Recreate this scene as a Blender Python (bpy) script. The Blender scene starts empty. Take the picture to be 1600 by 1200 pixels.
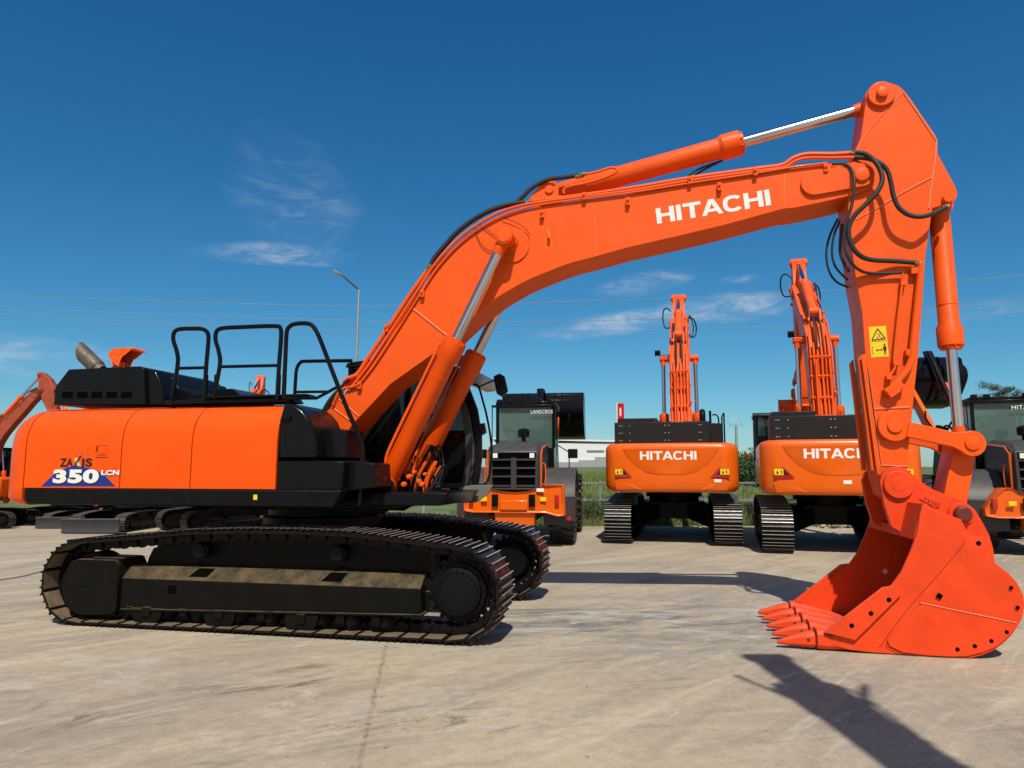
import bpy, bmesh, math, random
from mathutils import Vector, Matrix, Euler
random.seed(7)
R = math.radians
sc = bpy.context.scene
col = sc.collection

# ------------------------------------------------------------------ camera, sky, sun, exposure
FPX = 1110.0; CAM_H = 1.65; PITCH = math.atan(135 / FPX)
cd = bpy.data.cameras.new('camera'); cam = bpy.data.objects.new('camera', cd); col.objects.link(cam)
cd.sensor_width = 36; cd.lens = 36 * FPX / 1600; cd.clip_end = 5000; cd.clip_start = .05
cam.location = (0, 0, CAM_H); cam.rotation_euler = (R(90) + PITCH, 0, 0)
sc.camera = cam
SUN_DIR = Vector((-.04, .76, -1.0)).normalized()
sl = bpy.data.lights.new('sun', 'SUN'); sun = bpy.data.objects.new('sun', sl); col.objects.link(sun)
sl.energy = 4.3; sl.angle = R(.53); sl.color = (1, .94, .84)
sun.rotation_euler = SUN_DIR.to_track_quat('-Z', 'Y').to_euler()
w = bpy.data.worlds.new('World'); sc.world = w; w.use_nodes = True
nt = w.node_tree; nt.nodes.clear()
def N(t, **k):
    n = nt.nodes.new(t)
    for a, b in k.items(): setattr(n, a, b)
    return n
wo = N('ShaderNodeOutputWorld'); bg = N('ShaderNodeBackground'); bg.inputs[1].default_value = .085
sky = N('ShaderNodeTexSky', sky_type='NISHITA'); sky.sun_disc = False
sky.sun_elevation = math.asin(-SUN_DIR.z); sky.sun_rotation = R(180); sky.altitude = 50
sky.air_density = 1.0; sky.dust_density = .35; sky.ozone_density = 3.0
sepc = N('ShaderNodeSeparateColor'); cmb = N('ShaderNodeCombineColor'); nt.links.new(sky.outputs[0], sepc.inputs[0])
for i, (e, g) in enumerate(((1.62, .92), (1.10, 1.0), (.88, 1.02))):      # a deeper, cleaner blue air, for everything it lights
    q1 = N('ShaderNodeMath', operation='MULTIPLY'); q1.inputs[1].default_value = .085; nt.links.new(sepc.outputs[i], q1.inputs[0])
    q2 = N('ShaderNodeMath', operation='POWER'); q2.inputs[1].default_value = e; nt.links.new(q1.outputs[0], q2.inputs[0])
    q3 = N('ShaderNodeMath', operation='MULTIPLY'); q3.inputs[1].default_value = g / .085; nt.links.new(q2.outputs[0], q3.inputs[0]); nt.links.new(q3.outputs[0], cmb.inputs[i])
# thin cirrus: noise in the direction sphere, gathered in a few patches of the sky
tc = N('ShaderNodeTexCoord')
# the air is deepest opposite the sun and pales, a little dusty, on the sun's side; the warm tint there is added to warm the shade
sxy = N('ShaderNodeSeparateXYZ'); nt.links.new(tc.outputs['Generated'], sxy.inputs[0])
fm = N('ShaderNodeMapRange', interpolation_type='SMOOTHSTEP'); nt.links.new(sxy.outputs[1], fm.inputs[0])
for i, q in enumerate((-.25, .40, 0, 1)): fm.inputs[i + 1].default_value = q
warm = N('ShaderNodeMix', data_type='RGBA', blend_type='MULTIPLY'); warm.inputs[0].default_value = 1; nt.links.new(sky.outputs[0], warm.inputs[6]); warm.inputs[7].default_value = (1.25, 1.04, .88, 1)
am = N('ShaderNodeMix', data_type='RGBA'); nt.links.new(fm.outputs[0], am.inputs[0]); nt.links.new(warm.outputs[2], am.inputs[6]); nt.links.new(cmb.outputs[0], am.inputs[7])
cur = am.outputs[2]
def vmath(op, a, b=None):
    n = N('ShaderNodeVectorMath', operation=op)
    nt.links.new(a, n.inputs[0])
    if b is not None:
        if isinstance(b, tuple): n.inputs[1].default_value = b
        else: nt.links.new(b, n.inputs[1])
    return n
def smath(op, a, b=None, c=None):
    n = N('ShaderNodeMath', operation=op)
    for i, q in enumerate((a, b, c)):
        if q is None: continue
        if isinstance(q, (int, float)): n.inputs[i].default_value = q
        else: nt.links.new(q, n.inputs[i])
    return n.outputs[0]
def mapr(v, a, b, c=0, d=1):
    n = N('ShaderNodeMapRange', interpolation_type='SMOOTHSTEP'); nt.links.new(v, n.inputs[0])
    for i, q in enumerate((a, b, c, d)): n.inputs[i + 1].default_value = q
    return n.outputs[0]
cp, sp = math.cos(PITCH), math.sin(PITCH)
def ray(x, y):
    u = (x - 800) / FPX; v = (600 - y) / FPX
    return Vector((u, cp - v * sp, sp + v * cp))
def patch(x, y, rx, ry, tilt=0):          # a patch of sky: its direction, its two angular radii
    d = ray(x, y).normalized(); e = Vector((0, 0, 1)); rt = d.cross(e).normalized(); up = rt.cross(d)
    c, s = math.cos(tilt), math.sin(tilt)
    rt, up = rt * c + up * s, up * c - rt * s
    a = smath('DIVIDE', vmath('DOT_PRODUCT', tc.outputs['Generated'], tuple(rt)).outputs['Value'], rx / FPX)
    b = smath('DIVIDE', smath('ADD', vmath('DOT_PRODUCT', tc.outputs['Generated'], tuple(up)).outputs['Value'], 0.0), ry / FPX)
    q = smath('ADD', smath('MULTIPLY', a, a), smath('MULTIPLY', b, b))
    q = smath('ADD', q, smath('MULTIPLY', smath('SUBTRACT', wob.outputs[0], .5), 1.6))
    return mapr(q, 1.15, .05)
wob = N('ShaderNodeTexNoise'); wob.inputs['Scale'].default_value = 9; wob.inputs['Detail'].default_value = 3
mp0 = N('ShaderNodeMapping'); mp0.inputs['Scale'].default_value = (1, 1, 2.2)
nt.links.new(tc.outputs['Generated'], mp0.inputs[0]); nt.links.new(mp0.outputs[0], wob.inputs['Vector'])
n1 = N('ShaderNodeTexNoise'); n1.inputs['Scale'].default_value = 16; n1.inputs['Detail'].default_value = 9; n1.inputs['Roughness'].default_value = .62; n1.inputs['Distortion'].default_value = .6
mp = N('ShaderNodeMapping'); mp.inputs['Scale'].default_value = (1, 1, 3.2); mp.inputs['Rotation'].default_value = (0, R(12), 0)
nt.links.new(tc.outputs['Generated'], mp.inputs[0]); nt.links.new(mp.outputs[0], n1.inputs['Vector'])
fil = mapr(n1.outputs[0], .40, .72)
for (x, y, rx, ry, tl, st) in ((430, 398, 130, 20, .06, .34), (455, 300, 85, 110, .9, .07), (500, 345, 60, 55, 0, .05), (1010, 442, 85, 20, .1, .34), (960, 505, 130, 20, .12, .38), (1130, 480, 110, 24, 0, .36),
                               (1155, 436, 36, 8, 0, .25), (60, 560, 190, 30, -.1, .28), (1560, 480, 90, 18, 0, .12)):
    m = smath('MULTIPLY', smath('MULTIPLY', patch(x, y, rx, ry, tl), smath('ADD', smath('MULTIPLY', fil, .9), .12)), st * 1.5)
    mx = N('ShaderNodeMix', data_type='RGBA'); nt.links.new(m, mx.inputs[0]); nt.links.new(cur, mx.inputs[6]); mx.inputs[7].default_value = (7.5, 8.0, 8.6, 1)
    cur = mx.outputs[2]
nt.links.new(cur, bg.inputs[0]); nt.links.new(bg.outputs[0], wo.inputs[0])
sc.view_settings.view_transform = 'Standard'; sc.view_settings.look = 'None'
sc.view_settings.exposure = 0.0; sc.view_settings.gamma = 1
sc.cycles.max_bounces = 6; sc.cycles.diffuse_bounces = 1; sc.cycles.use_denoising = True

# ------------------------------------------------------------------ materials
def mat(name, base, rough=.5, metal=0, coat=0, noise=0, nscale=4, bump=0, bscale=60, dust=0, dustcol=(.36, .30, .21), trans=0, ior=1.45, emit=None, rv=0, alpha=1, tinge=None, spec=.5, dust0=.10, scuff=0, scuffcol=None):
    m = bpy.data.materials.new(name); m.use_nodes = True; t = m.node_tree; b = t.nodes['Principled BSDF']
    b.inputs['Base Color'].default_value = (*base, 1); b.inputs['Roughness'].default_value = rough
    b.inputs['Metallic'].default_value = metal; b.inputs['Coat Weight'].default_value = coat; b.inputs['Coat Roughness'].default_value = .08
    b.inputs['Transmission Weight'].default_value = trans; b.inputs['IOR'].default_value = ior; b.inputs['Alpha'].default_value = alpha; b.inputs['Specular IOR Level'].default_value = spec
    if emit: b.inputs['Emission Color'].default_value = (*emit[0], 1); b.inputs['Emission Strength'].default_value = emit[1]
    tcn = t.nodes.new('ShaderNodeTexCoord'); co = tcn.outputs['Object']
    def nz(s, det=6, ro=.6, vec=None):
        n = t.nodes.new('ShaderNodeTexNoise'); n.inputs['Scale'].default_value = s; n.inputs['Detail'].default_value = det; n.inputs['Roughness'].default_value = ro
        t.links.new(vec or co, n.inputs['Vector']); return n.outputs[0]
    def mr(v, a, b_, c, d):
        n = t.nodes.new('ShaderNodeMapRange'); t.links.new(v, n.inputs[0])
        for i, q in enumerate((a, b_, c, d)): n.inputs[i + 1].default_value = q
        return n.outputs[0]
    colr = None
    if noise:
        mx = t.nodes.new('ShaderNodeMix'); mx.data_type = 'RGBA'
        t.links.new(mr(nz(nscale), .3, .7, 0, 1), mx.inputs[0])
        lo = tuple(c * (1 - noise) for c in base); hi = tuple(min(1, c * (1 + noise)) for c in (tinge or base))
        mx.inputs[6].default_value = (*lo, 1); mx.inputs[7].default_value = (*hi, 1); colr = mx.outputs[2]
    if dust:
        g = t.nodes.new('ShaderNodeNewGeometry'); sx = t.nodes.new('ShaderNodeSeparateXYZ'); t.links.new(g.outputs['Normal'], sx.inputs[0])
        up = mr(sx.outputs[2], .15, .9, 0, 1)          # dust settles on faces that look up, and a little everywhere
        ml = t.nodes.new('ShaderNodeMath'); ml.operation = 'MULTIPLY_ADD'
        t.links.new(up, ml.inputs[0]); ml.inputs[1].default_value = dust; ml.inputs[2].default_value = dust * dust0
        m2 = t.nodes.new('ShaderNodeMath'); m2.operation = 'MULTIPLY'; t.links.new(ml.outputs[0], m2.inputs[0]); t.links.new(mr(nz(7, 8, .7), .3, .62, .15, 1), m2.inputs[1])
        mx = t.nodes.new('ShaderNodeMix'); mx.data_type = 'RGBA'; t.links.new(m2.outputs[0], mx.inputs[0])
        if colr: t.links.new(colr, mx.inputs[6])
        else: mx.inputs[6].default_value = (*base, 1)
        mx.inputs[7].default_value = (*dustcol, 1); colr = mx.outputs[2]
    if scuff:                              # rubbed and stained spots with a shape of their own
        mp_ = t.nodes.new('ShaderNodeMapping'); mp_.inputs['Scale'].default_value = (1, 1, 1.9); t.links.new(co, mp_.inputs[0])
        a1 = mr(nz(6, 10, .78, mp_.outputs[0]), .60, .68, 0, 1); a2 = mr(nz(38, 6, .7, mp_.outputs[0]), .62, .70, 0, .7)
        mm_ = t.nodes.new('ShaderNodeMath'); mm_.operation = 'MAXIMUM'; t.links.new(a1, mm_.inputs[0]); t.links.new(a2, mm_.inputs[1])
        m3 = t.nodes.new('ShaderNodeMath'); m3.operation = 'MULTIPLY'; t.links.new(mm_.outputs[0], m3.inputs[0]); m3.inputs[1].default_value = scuff
        mx = t.nodes.new('ShaderNodeMix'); mx.data_type = 'RGBA'; t.links.new(m3.outputs[0], mx.inputs[0])
        if colr: t.links.new(colr, mx.inputs[6])
        else: mx.inputs[6].default_value = (*base, 1)
        mx.inputs[7].default_value = (*(scuffcol or tuple(c * .45 for c in base)), 1); colr = mx.outputs[2]
    if colr: t.links.new(colr, b.inputs['Base Color'])
    if rv: t.links.new(mr(nz(nscale * 2.3, 5), .3, .7, max(0, rough - rv), min(1, rough + rv)), b.inputs['Roughness'])
    if bump:
        bp = t.nodes.new('ShaderNodeBump'); bp.inputs['Strength'].default_value = bump; bp.inputs['Distance'].default_value = .01
        t.links.new(nz(bscale, 4), bp.inputs['Height']); t.links.new(bp.outputs[0], b.inputs['Normal'])
    return m
M = {}
M['orange'] = mat('orange_paint', (.88, .086, .0005), .36, coat=.12, noise=.05, nscale=3, bump=.035, bscale=7, rv=.07, dust=.06, spec=.22, scuff=.10)
M['boomorange'] = mat('boom_orange_paint', (.88, .100, .006), .44, coat=.05, noise=.08, nscale=2.0, bump=.06, bscale=9, rv=.10, dust=.10, spec=.28, scuff=.22)
M['bucketred'] = mat('bucket_red_orange_paint', (.82, .058, .008), .50, noise=.12, nscale=4, bump=.14, bscale=30, rv=.12, dust=.20, spec=.3, scuff=.38, scuffcol=(.33, .055, .03))
M['bgorange'] = mat('machine_orange_paint', (.80, .118, .002), .32, coat=.25, noise=.04, dust=.10, spec=.35)
M['oldorange'] = mat('faded_dark_orange_paint', (.34, .06, .022), .5, noise=.15)
M['guard'] = mat('dark_guard_paint', (.016, .015, .016), .45, noise=.1, dust=.06, spec=.25)
M['redbrown'] = mat('shaded_and_rusty_red', (.14, .025, .015), .5, noise=.1)  # orange with shade in the colour for the centre frame; also rusty pins
M['black'] = mat('black_gloss_paint', (.0045, .005, .007), .24, coat=.06, noise=.2, dust=.01, rv=.06, spec=.16)
M['blackmatte'] = mat('black_satin_paint', (.005, .005, .006), .42, noise=.2, dust=.03, bump=.05, bscale=20, spec=.15)
M['frame'] = mat('dusty_black_frame_paint', (.0045, .0042, .004), .48, noise=.3, bump=.15, bscale=30, dust=.80, dustcol=(.175, .13, .072), spec=.14, dust0=.012)
M['chain'] = mat('track_shoe_black_paint', (.006, .005, .006), .33, noise=.3, bump=.2, bscale=40, dust=.08, dustcol=(.17, .12, .075), rv=.12, spec=.16)
M['worn'] = mat('worn_steel_highlight', (.50, .47, .45), .42, metal=.35, noise=.3, nscale=20)  # worn steel, lightened so the colour carries the grousers' highlight
M['rubber'] = mat('black_rubber', (.018, .018, .018), .6, noise=.2, bump=.1, bscale=80, dust=.18, dustcol=(.12, .11, .1))
M['chrome'] = mat('chrome_rod', (.62, .62, .64), .19, metal=1, noise=.05, nscale=14, rv=.04)
M['steel'] = mat('galvanised_steel', (.45, .46, .47), .45, metal=.7, noise=.1)
M['darkgrey'] = mat('dark_grey_panel', (.035, .035, .04), .5, noise=.1, dust=.12)
M['grey'] = mat('grey_panel', (.17, .165, .15), .55, noise=.1, dust=.2)
M['exhaust'] = mat('burnt_steel_pipe', (.13, .105, .085), .55, metal=.35, noise=.35, nscale=9, rv=.12, scuff=.4, scuffcol=(.25, .2, .15))
M['glass'] = mat('cab_glass', (.008, .011, .012), .03, alpha=.55, spec=1.0)
M['glassgreen'] = mat('tinted_cab_glass', (.11, .19, .17), .04, alpha=.5, spec=.8)
M['white'] = mat('white_decal', (.80, .79, .76), .5)
M['offwhite'] = mat('pale_sun_visor', (.5, .52, .54), .35)
M['yellow'] = mat('yellow_sticker', (.85, .58, .015), .45)
M['ink'] = mat('black_ink', (.01, .01, .01), .5)
M['blue'] = mat('blue_decal', (.008, .026, .24), .45)
M['red'] = mat('red_reflector', (.6, .01, .015), .25, coat=.5)
M['redlamp'] = mat('red_lamp_glass', (.45, .012, .012), .2, coat=.6)
M['amber'] = mat('amber_lamp_glass', (.8, .22, .01), .25, coat=.5)
M['weld'] = mat('weld_bead_glint_orange', (.93, .21, .09), .26, bump=.6, bscale=120, coat=.5)  # paler than the boom paint: the glint on the beads is in the colour
M['tan'] = mat('dried_mud_film', (.155, .115, .065), .85, noise=.4, nscale=7, bump=.3, bscale=30)
M['dark'] = mat('dark_interior', (.003, .003, .003), .9, spec=0)
M['wallwhite'] = mat('white_cladding', (.72, .73, .74), .5, noise=.02)
M['wallgrey'] = mat('grey_plinth', (.30, .32, .34), .7, noise=.05)
M['hydro'] = mat('painted_hose_fitting', (.30, .20, .10), .4, metal=.6)

# concrete yard
def concrete():
    m = bpy.data.materials.new('dusty_concrete'); m.use_nodes = True; t = m.node_tree; b = t.nodes['Principled BSDF']
    b.inputs['Roughness'].default_value = .85
    tcn = t.nodes.new('ShaderNodeTexCoord'); co = tcn.outputs['Object']
    def mapn(scale, rot=0, loc=(0, 0, 0)):
        n = t.nodes.new('ShaderNodeMapping'); n.inputs['Scale'].default_value = scale; n.inputs['Rotation'].default_value = (0, 0, rot); n.inputs['Location'].default_value = loc
        t.links.new(co, n.inputs[0]); return n.outputs[0]
    def nz(vec, s, det=8, ro=.6, dist=0):
        n = t.nodes.new('ShaderNodeTexNoise'); n.inputs['Scale'].default_value = s; n.inputs['Detail'].default_value = det; n.inputs['Roughness'].default_value = ro; n.inputs['Distortion'].default_value = dist
        t.links.new(vec, n.inputs['Vector']); return n.outputs[0]
    def mr(v, a, b_, c=0, d=1):
        n = t.nodes.new('ShaderNodeMapRange'); t.links.new(v, n.inputs[0])
        for i, q in enumerate((a, b_, c, d)): n.inputs[i + 1].default_value = q
        return n.outputs[0]
    def mix(f, a, b_, mode='MIX'):
        n = t.nodes.new('ShaderNodeMix'); n.data_type = 'RGBA'; n.blend_type = mode
        if isinstance(f, float): n.inputs[0].default_value = f
        else: t.links.new(f, n.inputs[0])
        for i, q in ((6, a), (7, b_)):
            if isinstance(q, tuple): n.inputs[i].default_value = (*q, 1)
            else: t.links.new(q, n.inputs[i])
        return n.outputs[2]
    def mm(op, a, b_, c=None):
        n = t.nodes.new('ShaderNodeMath'); n.operation = op
        for i, q in enumerate((a, b_, c)):
            if q is None: continue
            if isinstance(q, (int, float)): n.inputs[i].default_value = q
            else: t.links.new(q, n.inputs[i])
        return n.outputs[0]
    def along(ang, stretch, loc=(0, 0, 0)):            # coordinates drawn out along a direction on the ground
        n = t.nodes.new('ShaderNodeMapping'); n.vector_type = 'TEXTURE'; n.inputs['Rotation'].default_value = (0, 0, R(ang)); n.inputs['Scale'].default_value = (stretch, 1, 1); n.inputs['Location'].default_value = loc
        t.links.new(co, n.inputs[0]); return n.outputs[0]
    big = nz(mapn((1, 1, 1)), .30, 4, .55, .4)
    c = mix(mr(big, .36, .64), (.47, .40, .31), (.63, .52, .36))
    b2 = nz(along(42, 2.6), .55, 7, .62, .7); c = mix(mr(b2, .42, .66, 0, .75), c, (.43, .365, .28))
    b3 = nz(along(46, 3.2, (7, 3, 0)), .8, 8, .66, .6); c = mix(mr(b3, .50, .68, 0, .6), c, (.62, .51, .36))
    # swept tyre and track streaks: long ones across the front, flatter ones further back
    s1 = nz(along(50, 7), 1.5, 9, .68, .35); c = mix(mr(s1, .50, .66, 0, .72), c, (.34, .295, .235))
    s2 = nz(along(44, 8, (3, 7, 0)), 2.1, 9, .7, .4); c = mix(mr(s2, .51, .66, 0, .75), c, (.72, .61, .44))
    s6 = nz(along(18, 6, (1, 5, 0)), 1.6, 9, .72, .6); c = mix(mr(s6, .52, .66, 0, .55), c, (.35, .30, .235))
    s3 = nz(along(30, 2.2, (9, 1, 0)), 2.6, 11, .78, 1.4); c = mix(mr(s3, .55, .63, 0, .7), c, (.68, .60, .47))
    gx = t.nodes.new('ShaderNodeSeparateXYZ'); t.links.new(co, gx.inputs[0])
    def blob(x, y, rx, ry): return mm('MULTIPLY', mr(mm('ABSOLUTE', mm('SUBTRACT', gx.outputs[0], x), 0), rx * .25, rx, 1, 0), mr(mm('ABSOLUTE', mm('SUBTRACT', gx.outputs[1], y), 0), ry * .2, ry, 1, 0))
    # grey-blue scuffs and pale scrapes left by steel tracks in front of the boom, some near the middle of the front
    bands = blob(1.1, 8.1, 3.4, 1.9)
    s4 = nz(along(8, 4, (2, 2, 0)), 2.0, 10, .72, 1.0); c = mix(mm('MULTIPLY', mr(s4, .47, .60), bands), c, (.21, .205, .20))
    s5 = nz(along(-6, 2.6, (5, 2, 0)), 2.6, 12, .8, 1.0); c = mix(mm('MULTIPLY', mr(s5, .51, .58), mm('ADD', mm('MULTIPLY', bands, .85), mm('ADD', mm('MULTIPLY', blob(-.3, 5.1, 1.3, .7), .55), mm('MULTIPLY', blob(-3.4, 6.2, 1.6, .9), .6)))), c, (.60, .59, .55))
    s7 = nz(along(35, 3.5, (4, 4, 0)), 2.4, 10, .75, 1.0); c = mix(mm('MULTIPLY', mr(s7, .53, .62), mm('MAXIMUM', mm('MAXIMUM', blob(-.2, 5.0, 1.2, .45), blob(-3.3, 5.1, 1.9, .6)), blob(-1.9, 5.9, 1.1, .7))), c, (.17, .145, .12))
    # lugged tyre print pressed in pale dust
    wv = t.nodes.new('ShaderNodeTexWave'); wv.inputs['Scale'].default_value = 3.0; wv.inputs['Distortion'].default_value = 1.4; wv.inputs['Detail'].default_value = 2; t.links.new(along(-62, 1, (0, 0, 0)), wv.inputs['Vector'])
    c = mix(mm('MULTIPLY', mr(wv.outputs[1], .55, .8), mm('MULTIPLY', blob(-1.15, 4.75, .75, .42), mr(nz(co, 5, 4, .6), .42, .6, 0, .55))), c, (.24, .20, .155))
    s8 = nz(along(47, 16, (2, 8, 0)), 7, 6, .7, .2); c = mix(mm('MULTIPLY', mr(s8, .55, .63), mr(nz(co, .7, 4, .6), .45, .6, .1, .5)), c, (.70, .63, .50))
    s9 = nz(along(12, 14, (6, 3, 0)), 8, 6, .7, .2); c = mix(mm('MULTIPLY', mr(s9, .57, .65), mr(nz(co, .9, 4, .6), .45, .62, .05, .5)), c, (.20, .17, .135))
    # fine grain, pits, pale chips and dark specks
    gr = nz(co, 60, 6, .8); c = mix(mr(gr, .3, .7, 0, 1), c, mix(1.0, c, (.70, .69, .67), 'MULTIPLY'))
    gr2 = nz(co, 9, 8, .75); c = mix(mr(gr2, .38, .62, 0, 1), mix(1.0, c, (.82, .815, .81), 'MULTIPLY'), c)
    sp_ = nz(co, 15, 3, .55); c = mix(mr(sp_, .70, .74, 0, .75), c, (.09, .07, .055))
    sp2 = nz(mapn((1, 1, 1), 0, (4, 4, 4)), 24, 3, .6); c = mix(mr(sp2, .69, .75, 0, .6), c, (.66, .62, .54))
    # joints between the cast slabs (each about 6 m), ragged
    rot = mapn((1, 1, 1), R(-6.9))
    s3 = s3; sx = t.nodes.new('ShaderNodeSeparateXYZ'); t.links.new(rot, sx.inputs[0])
    wig = mm('MULTIPLY', mm('SUBTRACT', nz(co, 6, 4, .6), .5), .05)
    hb = None
    for k, (o, period, wd) in enumerate(((JX, 6.6, .0065), (JY, 9.4, .006))):
        q = mm('ADD', mm('SUBTRACT', sx.outputs[k], o), wig)
        q = mm('ABSOLUTE', mm('SUBTRACT', mm('FRACT', mm('ADD', mm('DIVIDE', q, period), .5), 0), .5), 0)
        q = mm('MULTIPLY', q, period)
        d1 = mm('MULTIPLY', mr(q, wd * 3.5, wd, 0, 1), mr(nz(co, 14, 6, .75), .46, .60, .10, .62))
        c = mix(mr(q, .10, .0, 0, .22), c, (.33, .25, .16))
        c = mix(d1, c, (.10, .078, .055))
        hb = d1 if hb is None else mm('MAXIMUM', hb, d1)
    t.links.new(c, b.inputs['Base Color'])
    bp = t.nodes.new('ShaderNodeBump'); bp.inputs['Strength'].default_value = .5; bp.inputs['Distance'].default_value = .008
    h = mm('SUBTRACT', mm('ADD', mm('MULTIPLY', gr, .5), mm('ADD', s1, mm('MULTIPLY', s3, .6))), mm('MULTIPLY', hb, .8))
    t.links.new(h, bp.inputs['Height']); t.links.new(bp.outputs[0], b.inputs['Normal'])
    return m
_j = Vector((-1.17 + .02, 6.6)); _ca, _sa = math.cos(R(-6.9)), math.sin(R(-6.9))
JX = _j.x * _ca - _j.y * _sa; JY = 3.1
M['concrete'] = concrete()
def foliage_mat(name, a, b_, s=3):
    m = bpy.data.materials.new(name); m.use_nodes = True; t = m.node_tree; p = t.nodes['Principled BSDF']
    tcn = t.nodes.new('ShaderNodeTexCoord'); n = t.nodes.new('ShaderNodeTexNoise'); n.inputs['Scale'].default_value = s; n.inputs['Detail'].default_value = 8
    t.links.new(tcn.outputs['Object'], n.inputs[0]); r = t.nodes.new('ShaderNodeMapRange'); r.inputs[1].default_value = .35; r.inputs[2].default_value = .65; t.links.new(n.outputs[0], r.inputs[0])
    mx = t.nodes.new('ShaderNodeMix'); mx.data_type = 'RGBA'; t.links.new(r.outputs[0], mx.inputs[0]); mx.inputs[6].default_value = (*a, 1); mx.inputs[7].default_value = (*b_, 1)
    t.links.new(mx.outputs[2], p.inputs['Base Color']); p.inputs['Roughness'].default_value = .75
    return m
M['field'] = foliage_mat('grass_field', (.075, .115, .025), (.15, .18, .055), .9)
M['blade'] = foliage_mat('grass_blades', (.09, .16, .03), (.19, .22, .06), .7)
M['dryblade'] = foliage_mat('dry_weed', (.14, .12, .07), (.09, .11, .04), .7)
M['bush'] = foliage_mat('bush_leaves', (.035, .075, .018), (.07, .12, .03), 2)
M['pine'] = foliage_mat('pine_needles', (.022, .042, .018), (.06, .075, .03), 2)
M['bark'] = mat('bark', (.10, .07, .05), .9, noise=.3)

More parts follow.
